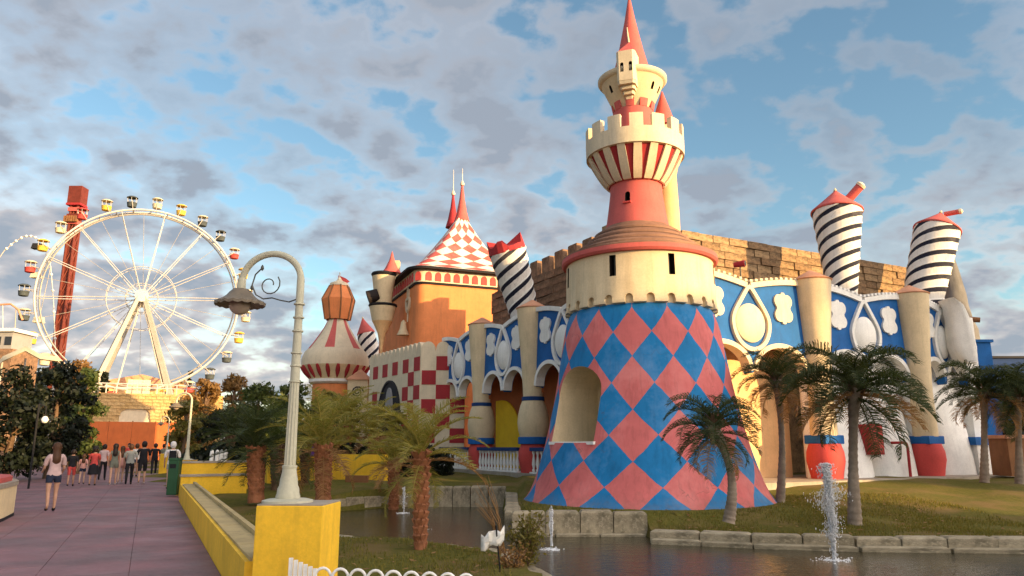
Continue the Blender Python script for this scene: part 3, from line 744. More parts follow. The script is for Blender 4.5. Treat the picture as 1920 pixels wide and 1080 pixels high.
# right wing
rw = thing('castle_wing', 'blue and cream arcade wing, right of the diamond tower', 'building', tuple(CORNER+RW*8+Vector((0, 0, ZB))))
rfr = frame(CORNER, RW, RN)
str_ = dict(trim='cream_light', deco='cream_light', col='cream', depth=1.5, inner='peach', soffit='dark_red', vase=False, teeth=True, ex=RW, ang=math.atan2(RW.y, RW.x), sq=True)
RS = [.2, 6.75, 12.7, 16.7]
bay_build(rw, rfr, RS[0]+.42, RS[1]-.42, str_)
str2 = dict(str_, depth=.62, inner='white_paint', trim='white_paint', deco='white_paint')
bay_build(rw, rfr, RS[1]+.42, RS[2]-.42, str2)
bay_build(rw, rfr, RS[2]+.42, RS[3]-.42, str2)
for s_ in RS[1:3]:
    p = CORNER+RW*s_+RN*.1; column(rw, p, str_)
    MB().box_fr(rfr, s_-.42, s_+.42, ZB, 7.45, -.42, -.02).build('pier', 'white_paint', rw)
MB().box_fr(rfr, RS[3]-.4, RS[3]+.5, ZB, 7.3, -1.6, -.02).build('pier', 'white_paint', rw)
p = CORNER+RW*RS[3]+RN*.12
MB().box_fr(rfr, RS[3]-1.0, RS[3]+1.2, 1.66, 2.0, .0, .34).build('band', 'blue', rw)
MB().box_fr(rfr, RS[3]-.9, RS[3]+1.1, ZB, 1.66, .0, .3).build('plinth', 'white_paint', rw)
# swelling buttresses of the white wall
for s_, h_ in ((RS[1]+1.7, 3.3), (RS[1]+4.3, 3.9), (RS[2]+2.3, 4.2)):
    q = MB(); n_ = 12; vs_ = []
    for j in range(9):
        t_ = j/8; z_ = ZB+h_*t_; hw_ = lerp(1.25, .95, t_); o_ = .62-.56*t_**1.5
        for i in range(n_+1):
            g = PI*i/n_; vs_.append(rfr(s_-hw_*math.cos(g), z_, -.62+max(0, o_)*1.5*math.sin(g)**.6 if 0 < i < n_ else -.62))
    q.add(vs_, [(j*(n_+1)+i, j*(n_+1)+i+1, (j+1)*(n_+1)+i+1, (j+1)*(n_+1)+i) for j in range(8) for i in range(n_)])
    q.build('buttress', 'white_paint', rw, smooth=60, fix=True)
# small fittings
bx = thing('fuse_box', 'red metal box fixed to the white wall behind the tallest palm', 'box', tuple(rfr(9.3, 1.3, .35)))
MB().box_fr(rfr, 8.95, 9.75, 1.3, 2.45, -.2, .36).build('case', 'dark_red', bx)
MB().box_fr(rfr, 9.02, 9.68, 1.38, 2.37, .362, .385).build('door', 'red', bx)
MB().box_fr(rfr, 9.3, 9.4, 1.95, 2.15, .386, .40).build('latch', 'black', bx)
pp = MB().tube([rfr(10.55, 1.75, .1), rfr(10.55, 1.75, .42), rfr(10.75, 1.75, .46), rfr(10.95, 1.72, .46), rfr(11.0, 1.55, .46), rfr(11.0, ZB, .46)], .055, 10)
tag(pp.build('pipe', 'dark_red', smooth=60), 'bent dark red pipe standing against the white castle wall', 'pipe')
cab = thing('cabinet', 'narrow cream cabinet at the foot of the sunlit wall beside the tower', 'cabinet', tuple(rfr(2.9, ZB, -1.2)))
MB().box_fr(rfr, 2.6, 3.25, ZB, 1.75, -1.49, -1.1).build('case', 'cream_light', cab)
MB().box_fr(rfr, 2.55, 3.3, 1.752, 1.82, -1.49, -1.05).build('top', 'cream', cab)
MB().box_fr(rfr, 2.66, 3.19, ZB+.08, 1.68, -1.098, -1.08).build('door', 'white_paint', cab)
cm = thing('floodlight', 'small dark red floodlight on top of the blue wall beside the tower', 'floodlight', tuple(P(1390, 495, 27.5)))
pc = P(1390, 495, 27.5)
MB().tube([pc+Vector((-.25, .1, -.02)), pc+Vector((.10, -.12, .0))], [.10, .13], 14).build('housing', 'dark_red', cm, smooth=40)
MB().tube([pc+Vector((.102, -.121, 0)), pc+Vector((.115, -.13, 0))], [.11, .10], 14).build('lens', 'glassy_dark', cm, smooth=40)
MB().tube([pc+Vector((-.05, .0, -.1)), pc+Vector((-.05, .0, -.5))], .03, 8).build('bracket', 'iron', cm, smooth=60)
# balustrade of the left wing
bal = thing('balustrade', 'white balustrade with a blue handrail under the left arcade', 'balustrade', tuple(lfr(13, ZB, .3)))
bp_ = [(.05, 0), (.075, .04), (.075, .1), (.045, .14), (.085, .32), (.07, .46), (.04, .66), (.05, .74), (.075, .78), (.075, .88)]
bme = MB().lathe(bp_, 10).mesh('baluster', 'white_paint', 50)
for a_, b_ in zip(LS, LS[1:]):
    MB().box_fr(lfr, a_+.6, b_-.6, 1.40, 1.56, .16, .44).build('handrail', 'blue_dark', bal)
    MB().box_fr(lfr, a_+.6, b_-.6, ZB-.2, ZB+.06, .16, .44).build('base_rail', 'white_paint', bal)
    n_ = 13
    for i in range(n_):
        o = link('baluster', bme, bal); v_ = lfr(lerp(a_+.75, b_-.75, i/(n_-1)), ZB+.055, .3); o.location = v_-Vector(WL[bal.name]); o.scale = (1, 1, 1.03)
# ================================================================== KEEP WALLS, STRIPED TURRETS
SB = {}
def keep_wall(name, label, o, ex, en, s0, s1, z0, z1, mat, bw, bh, cren=0, dress=1.2, end=None):
    """masonry: a core, then courses of separate stones standing uneven on its face; back and top are core"""
    fr = frame(o, ex, en); base = fr((s0+s1)/2, 0, 0); t_ = thing(name, label, 'wall', (base.x, base.y, ZB))
    q = MB().prism([(s0, ZB), (s1, ZB), (s1, z1-.02), (s0, z1-.02)], fr, -dress, -.12); q.build('core', mat, t_)
    if mat not in SB: SB[mat] = [stone_block(1, 1, 1, 40+k, .05).mesh('stone', mat) for k in range(6)]
    rows = int(round((z1-z0)/bh)); ang = math.atan2(ex[1], ex[0]); W0 = Vector(WL[t_.name])
    r = random.Random(len(label))
    for j in range(rows):
        h = (z1-z0)/rows; s = s0+(0 if j % 2 else -bw*.5)
        while s < s1:
            l = bw*r.uniform(.7, 1.35); a_, b_ = max(s, s0), min(s+l, s1); s += l
            if b_-a_ < .15: continue
            ob = link('stone', SB[mat][r.randrange(6)], t_); d = r.uniform(-.03, .07)
            v_ = fr((a_+b_)/2, z0+h*(j+.5), -.09+d); ob.location = v_-W0; ob.rotation_euler = (0, 0, ang)
            ob.scale = (b_-a_-.025, .22, h-.022)
    if cren:
        n = int((s1-s0)/cren)
        for i in range(n):
            ob = link('merlon', SB[mat][r.randrange(6)], t_); v_ = fr(s0+cren*(i+.5), z1+.42, -.3); ob.location = v_-W0; ob.rotation_euler = (0, 0, ang)
            ob.scale = (cren*.60, .6, .9+r.uniform(-.1, .1))
    return t_
keep_wall('stone_wall', 'tan block wall of the keep rising behind the right blue wing', CORNER+LW*4.9, RW, RN, 1.3, 22.5, 7.4, 11.0, 'stone', .95, .36)
keep_wall('stone_wall', 'dark brown crenellated keep wall behind the left blue wing', CORNER-LN*3.0, LW, LN, 6.5, 20.5, 7.3, 10.75, 'stone_brown', 1.0, .42, cren=1.35)
# broken top course stones along the tan wall
def turret(name, label, top, bot, Yt, Yb, ht, hb, cap, beam=None, jag=False, turns=8.6):
    """leaning striped turret; top and bot are pixel points at depths Yt, Yb; ht, hb half widths in pixels"""
    a = P(*bot, Yb); b_ = P(*top, Yt); ax = b_-a; L = ax.length
    M = ax.to_track_quat('Z', 'Y').to_matrix(); rb_, rt_ = hb/FPX*cdep(Yb, a.z), ht/FPX*cdep(Yt, b_.z)
    t_ = thing(name, label, 'turret', tuple(a)); prof = []
    for i in range(25):
        t = i/24; prof.append((lerp(rb_, rt_, t**1.25)+.03*math.sin(t*PI), L*t))
    # ridges that wind round the shaft, black in the hollows
    n = 64; vs = []; uv = []
    q = MB()
    def uvf(g, i, r_, z_): return (-g/(2*PI)*4.0, z_/L*turns)
    q.lathe(prof, n, a, M=M, uvf=uvf); me_o = q.build('shaft', 'bw_stripes', t_, smooth=50)
    for k in range(-4, int(turns)+2):           # raised cords along the upper edge of each dark band
        pts = []
        for i in range(49):
            g = 2*PI*i/48; v_ = (k+.41+4*g/(2*PI))/turns
            if 0.0 <= v_ <= 1.0:
                r_ = lerp(rb_, rt_, v_**1.25)+.03*math.sin(v_*PI)
                pts.append(a+M @ Vector((r_*math.cos(g), r_*math.sin(g), L*v_)))
        if len(pts) > 3: MB().tube(pts, .035, 6).build('cord', 'white_paint', t_, smooth=60)
    if cap:
        Mz = lambda z_: a+M @ Vector((0, 0, z_))
        if jag:
            vs_ = []; n = 20
            for i in range(n): vs_.append(a+M @ Vector((rt_*1.02*math.cos(2*PI*i/n), rt_*1.02*math.sin(2*PI*i/n), L-.05)))
            hh = [.25, .75, .55, .2, .6, .35, .7, .3, .5, .2]
            for i in range(n): vs_.append(a+M @ Vector((rt_*.95*math.cos(2*PI*i/n), rt_*.95*math.sin(2*PI*i/n), L+hh[i//2 % 10])))
            vs_.append(a+M @ Vector((0, 0, L+.3)))
            MB().add(vs_, [(i, (i+1) % n, n+(i+1) % n, n+i) for i in range(n)]+[(n+i, n+(i+1) % n, 2*n) for i in range(n)]).build('broken_cap', 'dark_red', t_)
        else:
            MB().lathe([(rt_*.98, L-.06), (rt_*1.05, L-.03), (rt_*1.05, L+.03), (rt_*.5, L+cap*.55), (.05, L+cap)], 40, a, M=M).build('cone_cap', 'pink_red', t_, smooth=30)
            MB().lathe([(.05, L+cap-.04), (.09, L+cap), (.05, L+cap+.1), (.01, L+cap+.16)], 12, a, M=M).build('knob', 'cream', t_, smooth=50)
    if beam:
        p0, p1, r_ = beam; MB().tube([P(*p0, Yt), P(*p1, Yt-.3)], [r_, r_], 12).build('spout', 'pink_red', t_, smooth=40)
        e0 = P(*p1, Yt-.3); dv = (e0-P(*p0, Yt)).normalized()
        MB().tube([e0+dv*.004, e0+dv*.12, e0+dv*.2], [r_*1.12, r_*1.1, r_*.4], 12).build('spout_tip', 'cream_light', t_, smooth=40)
    return t_
turret('striped_turret', 'upright black and white spiral turret with red cone, nearest on the right', (1569, 398), (1583, 590), 32.5, 32, 44, 22, 1.05, beam=((1590, 375), (1612, 350), .2))
turret('striped_turret', 'leaning black and white spiral turret with red cone, farthest right', (1757, 432), (1722, 600), 36, 35.5, 39, 32, 1.0, beam=((1770, 402), (1797, 397), .13), turns=7.4)
turret('striped_turret', 'striped turret with broken red top, leaning left behind the blue arcade', (951, 470), (992, 620), 37, 38, 35, 25, 1, jag=True, turns=7)
turret('striped_turret', 'small far striped turret between the carousel roof and the checked wall', (686, 625), (700, 690), 62, 62, 16, 18, 1.3, turns=4)
# blue sheds / spire / cloth at the far right end
sp = thing('rock_spire', 'grey leaning rock spire behind the farthest striped turret', 'spire', tuple(P(1790, 620, 39)))
q = MB(); r_ = random.Random(5); vs_ = []; n = 14
for j in range(9):
    t = j/8; py = lerp(640, 465, t); cx = lerp(1798, 1778, t); hw = lerp(38, 6, t**.8); c_ = P(cx, py, 40)
    for i in range(n):
        g = 2*PI*i/n; k = 1+r_.uniform(-.12, .12); rr_ = hw/FPX*41*k; vs_.append(c_+Vector((rr_*math.cos(g), rr_*math.sin(g)*.8, 0)))
q.add(vs_, [(j*n+i, j*n+(i+1) % n, (j+1)*n+(i+1) % n, (j+1)*n+i) for j in range(8) for i in range(n)]+[tuple(8*n+i for i in range(n))])
q.build('rock', 'spire_grey', sp, smooth=30)
MB().tube([P(1805, 598, 38), P(1838, 600, 37.6)], [.16, .13], 8).build('beam', 'wood_brown', sp, smooth=40)
dr = thing('draped_figure', 'white bulging plaster drapery hanging at the right end of the wing', 'sculpture', tuple(P(1805, 680, 33.5)))
q = MB(); vs_ = []; n = 16
out = [(1768, 1776, 562), (1772, 1800, 575), (1776, 1815, 600), (1777, 1822, 625), (1780, 1829, 650), (1788, 1830, 668), (1800, 1826, 682)]
for (xa, xb, py) in out:
    for i in range(n):
        g = 2*PI*i/n; c_ = P((xa+xb)/2, py, 31.7); hw = (xb-xa)/2/FPX*31.7
        k = 1+.12*math.cos(5*g); vs_.append(c_+Vector((hw*math.cos(g)*k, .55*math.sin(g)*k, 0)))
q.add(vs_, [(j*n+i, j*n+(i+1) % n, (j+1)*n+(i+1) % n, (j+1)*n+i) for j in range(len(out)-1) for i in range(n)]+[tuple(range(n)), tuple((len(out)-1)*n+i for i in range(n))])
q.build('drapery', 'white_paint', dr, smooth=70, fix=True)
def shed(name, label, cat, x0, x1, y0, y1, Y, dep, mat, parts=None, mtop=None):
    a = P(x0, y0, Y); b_ = P(x1, y0, Y); zt = Zat(y0, Y); zb = max(Zat(y1, Y), .2)
    t_ = thing(name, label, cat, ((a.x+b_.x)/2, Y, zb))
    MB().box(((a.x+b_.x)/2, Y+dep/2, (zb+zt)/2), (b_.x-a.x, dep, zt-zb)).build('wall', mat, t_)
    MB().box(((a.x+b_.x)/2, Y+dep/2, zt+.07), (b_.x-a.x+.2, dep+.2, .135)).build('roof', mtop or mat, t_)
    return t_
shed('tower_block', 'bright blue block beyond the right end of the castle', 'block', 1829, 1857, 642, 880, 37, 2, 'blue')
t_ = shed('dark_building', 'dark glazed building with flat roof behind the right palms', 'building', 1858, 1960, 672, 880, 46, 5, 'blue_dark', mtop='charcoal')
shed('planter_box', 'orange brown timber planter box at the right edge', 'planter', 1888, 1960, 822, 893, 30, 1.2, 'wood_brown', mtop='terracotta')
# ================================================================== ORANGE HALL AND CHECKED WALL
A = R(22); OR = Vector((math.cos(A), math.sin(A), 0)); OL = Vector((-OR.y, OR.x, 0)); ON = -OL; OM = -OR
OC = Vector((-5.95, 46, 0)); ow_, ol_ = 6.6, 11.5
oh = thing('orange_hall', 'orange hall with concave red and white diamond roof and scalloped eaves', 'building', tuple(OC+Vector((0, 0, .3))))
ofr = frame(OC, OR, ON); olf = frame(OC, OL, OM)
ZE = 11.75
def rect_round(w_, l_, rad, off_=0., n=7):
    pts = []
    for cx, cy, a0 in ((w_-rad, rad, -PI/2), (w_-rad, l_-rad, 0), (rad, l_-rad, PI/2), (rad, rad, PI)):
        for i in range(n+1):
            g = a0+PI/2*i/n; pts.append((cx+(rad+off_)*math.cos(g), cy+(rad+off_)*math.sin(g)))
    return pts
pln = lambda a_, b_, d: OC+OR*a_+OL*b_+Vector((0, 0, d))
MB().prism(rect_round(ow_, ol_, .55), pln, .2, ZE).build('wall', 'orange', oh, smooth=30)
# eaves: coving with arches, dark line above and below
for z0, z1, off_, mt in ((ZE-.10, ZE+.02, .10, 'black'), (ZE+.021, ZE+.80, .16, 'cream_light'), (ZE+.801, ZE+.95, .62, 'black')):
    MB().prism(rect_round(ow_, ol_, .55, off_), pln, z0, z1).build('cornice' if mt != 'black' else 'cornice_line', mt, oh, smooth=30)
ro = rect_round(ow_, ol_, .55, .16, 10); per = []
for i in range(len(ro)):
    a_, b_ = Vector((*ro[i], 0)), Vector((*ro[(i+1) % len(ro)], 0)); n = max(1, int((b_-a_).length/.02))
    for k in range(n): per.append((a_.lerp(b_, k/n), (b_-a_).normalized()))
tot = len(per); stp = 31
for i in range(0, tot, stp):
    p_, d_ = per[i]
    if not (p_.y < .4 or p_.x < .4): continue
    wp = OC+OR*p_.x+OL*p_.y; ex = OR*d_.x+OL*d_.y; en = Vector((ex.y, -ex.x, 0))
    fr_ = frame(wp, ex, en)
    MB().prism(arch(0, ZE+.10, .20, ZE+.42, .26, 8), fr_, -.02, .045).build('eave_arch', 'red', oh)
# roof: concave hipped, short ridge with two spires
zr0 = ZE+.95
e0 = pln(.3, .3, 0); ridge = [P(866, 395, OC.y+5.2), P(849, 408, OC.y+8.5)]
base = rect_round(ow_, ol_, .55, .62, 3); NB = len(base); q = MB(); NR_ = 16; vs_ = []; uvs = []
cum = [0]
for i in range(NB): cum.append(cum[-1]+math.dist(base[i], base[(i+1) % NB]))
# resample the eave outline evenly
NS = 72; samp = []
for k in range(NS):
    d = cum[-1]*k/NS
    for i in range(NB):
        if cum[i] <= d < cum[i+1]: f_ = (d-cum[i])/(cum[i+1]-cum[i]); samp.append((lerp(base[i][0], base[(i+1) % NB][0], f_), lerp(base[i][1], base[(i+1) % NB][1], f_))); break
rA = (ridge[0]-OC); rB = (ridge[1]-OC); ra_ = (rA.dot(OR), rA.dot(OL)); rb_ = (rB.dot(OR), rB.dot(OL)); zrA = ridge[0].z
for j in range(NR_+1):
    t = j/NR_; hgt = (zrA-zr0)*(t**1.55*.85+t*.15)
    for (x_, y_) in samp:
        f_ = min(1, max(0, (y_-2.0)/(ol_-4.0))); tx, ty = lerp(ra_[0], rb_[0], f_), lerp(ra_[1], rb_[1], f_)
        vs_.append(pln(lerp(x_, tx, t), lerp(y_, ty, t), zr0+hgt-.0*f_))
fs_ = []; st = len(q.f)
for j in range(NR_):
    for i in range(NS): fs_.append((j*NS+i, j*NS+(i+1) % NS, (j+1)*NS+(i+1) % NS, (j+1)*NS+i))
q.add(vs_, fs_); q.has = True
q.u = [[(i/4, j/2.3), ((i+1)/4, j/2.3), ((i+1)/4, (j+1)/2.3), (i/4, (j+1)/2.3)] for j in range(NR_) for i in range(NS)]
q.build('roof', 'roof_diamonds', oh, smooth=40)
for k, (pt, top, an) in enumerate(((ridge[0], 345, 316), (ridge[1], 363, 318))):
    Yk = pt.y; zt = Zat(top, Yk); za_ = Zat(an, Yk); zb_ = pt.z-1.0
    MB().lathe([(.55, zb_+.2), (.36, zb_+.9), (.20, lerp(zb_, zt, .6)), (.06, zt)], 20, (pt.x, pt.y, 0)).build('spire', 'pink_red' if k == 0 else 'dark_red', oh, smooth=40)
    MB().lathe([(.13, zt-.12), (.16, zt), (.05, zt+.25)], 12, (pt.x, pt.y, 0)).build('finial', 'cream_light', oh, smooth=50)
    MB().tube([(pt.x, pt.y, zt+.2), (pt.x, pt.y, za_)], [.045, .02], 6).build('rod', 'wheel_white', oh)
# keyhole ornament and hanging bell on the left face
s_ = 2.1
kz = Zat(575, 49)
q = MB(); lo = [(s_+.42*math.cos(g), kz+.42*math.sin(g)+.12*math.cos(2*g)) for g in np.linspace(0, 2*PI, 24, endpoint=False)]
MB().strip(lo, .16, olf, 0, .14, closed=True).build('ornament_ring', 'cream_light', oh)
MB().prism([(s_+.28*math.cos(g), kz+.24*math.sin(g)) for g in np.linspace(0, 2*PI, 16, endpoint=False)], olf, .0, .03).build('ornament_eye', 'dark_void', oh)
MB().strip([(s_-.12, kz+.4), (s_-.16, kz+1.9), (s_+.16, kz+1.9), (s_+.12, kz+.4)], .1, olf, 0, .12).build('ornament_bar', 'cream_light', oh)
MB().strip([(s_, kz-.4), (s_, kz-1.2)], .09, olf, .02, .1).build('bell_rope', 'cream_light', oh)
bw = olf(s_, 0, .32)
MB().lathe([(.04, kz-1.1), (.16, kz-1.25), (.24, kz-1.7), (.42, kz-2.1), (.34, kz-2.08)], 20, (bw.x, bw.y, 0)).build('bell', 'cream', oh, smooth=40)
# checked wall in front of the hall
CC = Vector((-5.26, 43, 0)); CR = Vector((1, .02, 0)).normalized(); CL = Vector((-.52, .855, 0)).normalized()
cw = thing('checked_wall', 'cream garden wall with red checks and scalloped top below the orange hall', 'wall', tuple(CC+Vector((0, 0, .3))))
cf = frame(CC, CR, (CR.y, -CR.x)); cfl = frame(CC, CL, (-CL.y, CL.x)) 
def scallop(s0, s1, zt, n, zb=.3, hh=.55):
    pts = [(s0, zb), (s1, zb)]
    for i in range(n-1, -1, -1):
        a_, b_ = lerp(s0, s1, i/n), lerp(s0, s1, (i+1)/n)
        for k in range(9):
            g = PI*k/8; pts.append(((a_+b_)/2+(b_-a_)/2*math.cos(g)*.97, zt-hh+hh*math.sin(g)**.8))
    return pts
zt_ = Zat(640, 43)
ck = .82
MB().prism(scallop(0, 2.55, zt_, 3), cf, -.5, 0, uvf=lambda a_, b_: (0, 0)).build('wall_face', 'cream_light', cw)
MB().prism(scallop(0, 8.2, zt_, 13), cfl, -.5, 0).build('wall_face', 'cream_light', cw)
rows = [(0, 1), (1, 0), (2, 1), (3, 0), (4, 1), (5, 0)]
for j in range(6):
    for i in range(3):
        if (i+j) % 2 == 1:
            z1 = zt_-.85-ck*j; MB().box_fr(cf, .08+ck*i, .08+ck*(i+1)-.01 if i < 2 else 2.55, z1-ck, z1-.01, .002, .03).build('check', 'dark_red', cw)
    for i in range(9):
        s_a = .1+ck*i
        if 2.5 < s_a < 6.0 and 1 <= j: continue
        if (i+j) % 2 == 0:
            z1 = zt_-.85-ck*j; MB().box_fr(cfl, s_a, s_a+ck-.01, z1-ck, z1-.01, .002, .03).build('check', 'dark_red', cw)
MB().prism(arch(4.5, .3, 1.6, 3.5, 2.0), cfl, .0, .06).build('mouth', 'charcoal', cw)
MB().prism([(4.35+.5*math.cos(g), 4.0+1.15*math.sin(g)) for g in np.linspace(0, 2*PI, 24, endpoint=False)], cfl, .06, .16).build('tongue', 'grey', cw)
MB().strip(arch(4.5, .3, 1.65, 3.5, 2.05)[2:], .14, cfl, .0, .12).build('arch_moulding', 'charcoal', cw)
# stacked cup turret on the hall's corner
ct = thing('cup_turret', 'stacked cream cup turret with red pointed roof hanging on the orange hall', 'turret', tuple(P(722, 660, 49.3)))
Yc = 49.0; cx_ = P(718, 570, Yc)
def cz(py): return Zat(py, Yc)
def cr(hw, py): return hw/FPX*cdep(Yc, cz(py))
cc = (cx_.x, Yc, 0)
MB().lathe([(cr(2, 660), cz(662)), (cr(4, 645), cz(645)), (cr(8, 625), cz(625)), (cr(17, 606), cz(606)), (cr(19, 603), cz(603))], 28, cc).build('funnel', 'peach', ct, smooth=50)
MB().lathe([(cr(19, 603), cz(603)), (cr(25, 576), cz(576))], 28, cc).build('lower_cup', 'cream', ct, smooth=40)
MB().lathe([(cr(24, 576), cz(577)), (cr(27, 574), cz(574)), (cr(26, 571), cz(571)), (cr(16, 570), cz(570))], 28, cc).build('cup_line', 'black', ct, smooth=30)
MB().lathe([(cr(16, 571), cz(572)), (cr(17, 555), cz(555)), (cr(22, 518), cz(518))], 28, cc).build('upper_cup', 'cream', ct, smooth=40)
MB().lathe([(cr(22, 518), cz(519)), (cr(24, 515), cz(515)), (cr(22, 512), cz(512))], 28, cc).build('cup_line', 'black', ct, smooth=30)
MB().lathe([(cr(19, 512), cz(513)), (cr(12, 505), cz(503)), (cr(5, 488), cz(488)), (.03, cz(472))], 28, (cc[0]+.5, cc[1], 0)).build('pointed_roof', 'pink_red', ct, smooth=50)
wv_ = P(703, 553, Yc-.75)
MB().tube([wv_+Vector((-.5, .2, -.15)), wv_+Vector((.15, .35, .1))], [.46, .4], 14).build('dormer', 'dark_void', ct, smooth=40)
MB().box(P(741, 498, Yc)+Vector((0, .2, -.3)), (.55, .5, 1.3)).build('chimney', 'cream', ct)
# ================================================================== CAROUSEL PAVILION
Yk = 58; kx = P(631, 640, Yk)
kz_ = lambda py: Zat(py, Yk)
kr = lambda hw, py: hw/FPX*cdep(Yk, kz_(py))
cp_ = thing('carousel_pavilion', 'round pavilion with bell shaped red and white roof and orange lantern', 'pavilion', (kx.x, Yk, .1))
kc = (kx.x, Yk, 0)
MB().lathe([(kr(40, 720), .1), (kr(40, 720), kz_(722))], 40, kc).build('drum_wall', 'orange', cp_, smooth=40)
MB().lathe([(kr(42, 720), kz_(722)), (kr(47, 716), kz_(718)), (kr(47, 716), kz_(713))], 48, kc).build('white_ring', 'white_paint', cp_, smooth=40)
MB().lathe([(kr(44, 712), kz_(713)), (kr(62, 688), kz_(688))], 48, kc, uvf=lambda g, i, r_, z_: (g/(2*PI)*20, 0)).build('striped_cove', 'tent_cream', cp_, smooth=40)
for k in range(20):
    g = 2*PI*k/20; pts = []
    for t in (0, .25, .5, .75, 1.0):
        rr_ = lerp(kr(46, 712), kr(62, 688), t)+.02; z_ = lerp(kz_(711), kz_(688), t); pts.append(Vector((kc[0]+rr_*math.cos(g), kc[1]+rr_*math.sin(g), z_)))
    MB().tube(pts, [.05, .12, .17, .16, .1], 6).build('stripe', 'dark_red', cp_, smooth=60)
MB().lathe([(kr(62, 688), kz_(688)), (kr(62, 675), kz_(675)), (kr(57, 664), kz_(662)), (kr(50, 655), kz_(655))], 48, kc).build('valance', 'cream_light', cp_, smooth=40)
NP = 18
bell = [(52, 657), (43, 645), (33, 630), (24, 615), (17, 600)]
for k in range(NP):
    a0, a1 = 2*PI*k/NP-PI/2-PI/NP, 2*PI*(k+1)/NP-PI/2-PI/NP
    MB().lathe([(kr(h, y), kz_(y)) for h, y in bell], 5, kc, a0=a0, a1=a1).build('roof_panel', 'pink_red' if k % 3 == 0 else 'cream_light', cp_, smooth=40)
# orange lantern with framed panels
def oct_(q, hw0, y0, hw1, y1, n=8, ph=PI/8, mi=0):
    vs = []
    for h, y in ((hw0, y0), (hw1, y1)):
        for i in range(n):
            g = 2*PI*i/n+ph; vs.append((kc[0]+kr(h, y)*math.cos(g), kc[1]+kr(h, y)*math.sin(g), kz_(y)))
    q.add(vs, [(i, (i+1) % n, n+(i+1) % n, n+i) for i in range(n)], mi)
q = MB(); oct_(q, 23, 600, 30, 562); oct_(q, 30, 562, 17, 536)
q.build('lantern', 'orange', cp_)
for i in range(8):
    g = 2*PI*i/8+PI/8; MB().tube([(kc[0]+(kr(h, y)+.02)*math.cos(g), kc[1]+(kr(h, y)+.02)*math.sin(g), kz_(y)) for h, y in ((23, 600), (30, 562), (17, 536))], .06, 6).build('lantern_rib', 'wood_brown', cp_)
MB().lathe([(kr(18, 534), kz_(537)), (kr(17, 530), kz_(532)), (kr(6, 527), kz_(527)), (.02, kz_(518))], 16, kc).build('lantern_top', 'cream_light', cp_, smooth=30)
zf = kz_(530)
MB().tube([(kc[0], Yk, zf), (kc[0], Yk, kz_(511))], .05, 6).build('flag_pole', 'wheel_white', cp_)
q = MB(); f0 = Vector((kc[0]+.05, Yk, kz_(516))); q.add([f0+Vector((-.25, -.05, -.9)), f0+Vector((-.15, 0, 0)), f0+Vector((.45, .05, -.25)), f0+Vector((.75, .1, -.5)), f0+Vector((.3, 0, -.8)), f0+Vector((-.2, .1, -.45))], [(0, 5, 1), (5, 2, 1), (5, 4, 2), (4, 3, 2), (0, 4, 5)])
q.build('flag', 'red', cp_)
# scrollwork side of the pavilion and its little annex
an = thing('annex', 'small cream annex with black and white scroll painting beside the pavilion', 'building', tuple(P(668, 745, 56)+Vector((0, 0, -3))))
a = P(652, 712, 55.5); b_ = P(690, 712, 55.5)
MB().box(((a.x+b_.x)/2, 56.5, a.z/2), (b_.x-a.x, 2, a.z)).build('wall', 'cream', an)
q = MB(); ap = Vector(((a.x+b_.x)/2, 56.5, a.z+.9)); hx = (b_.x-a.x)/2+.15
q.add([(ap.x-hx, 55.3, a.z), (ap.x+hx, 55.3, a.z), (ap.x+hx, 57.7, a.z), (ap.x-hx, 57.7, a.z), ap], [(0, 1, 4), (1, 2, 4), (2, 3, 4), (3, 0, 4), (3, 2, 1, 0)]); q.build('roof', 'terracotta', an)
fa = frame(((a.x+b_.x)/2, 55.5, 0), (1, 0), (0, -1))
for k in range(3):
    zc_ = a.z-.9-k*.95
    MB().strip([(.45*(1-i/26)*math.cos(i*.6), zc_+.42*(1-i/26)*math.sin(i*.6)) for i in range(22)], .10, fa, .0, .03).build('scroll', 'black', an)
# ================================================================== FERRIS WHEEL
YW = 95.; hub = P(266, 560, YW); RWH = 11.75
ZTER = Zat(744, 93)
fw = local_thing('ferris_wheel', 'white ferris wheel with small coloured gondolas at the end of the promenade', 'ferris wheel', (hub.x, hub.y, ZTER), rz=PA)
HZ = hub.z-ZTER
def wp(r_, g, y): return Vector((r_*math.cos(g), y, HZ+r_*math.sin(g)))
for y_ in (-.75, .75):
    MB().tube([wp(RWH, 2*PI*i/72, y_) for i in range(72)], .13, 8, closed=True).build('rim', 'wheel_white', fw, smooth=60)
MB().tube([wp(RWH-.45, 2*PI*i/72, 0) for i in range(72)], .10, 6, closed=True).build('rim_tie', 'wheel_grey', fw, smooth=60)
for y_ in (-.7, .7):
    for rr_ in (4.1, 1.9): MB().tube([wp(rr_, 2*PI*i/40, y_) for i in range(40)], .05, 6, closed=True).build('inner_ring', 'wheel_white', fw, smooth=60)
NSP = 14
for i in range(NSP):
    g = 2*PI*i/NSP+.07
    for y_ in (-.72, .72): MB().tube([wp(.5, g, y_*1.9), wp(RWH, g, y_)], .055, 6).build('spoke', 'wheel_white', fw, smooth=60)
    g2 = g+PI/NSP
    MB().tube([wp(.5, g, 0), wp(RWH-.4, g2, 0)], .025, 4).build('stay', 'wheel_grey', fw)
for i in range(36):
    g = 2*PI*i/36; MB().tube([wp(RWH, g, -.75), wp(RWH, g, .75)], .06, 5).build('rim_strut', 'wheel_grey', fw)
MB().tube([Vector((0, -2.2, HZ)), Vector((0, 2.2, HZ))], .55, 16).build('axle', 'wheel_grey', fw, smooth=40)
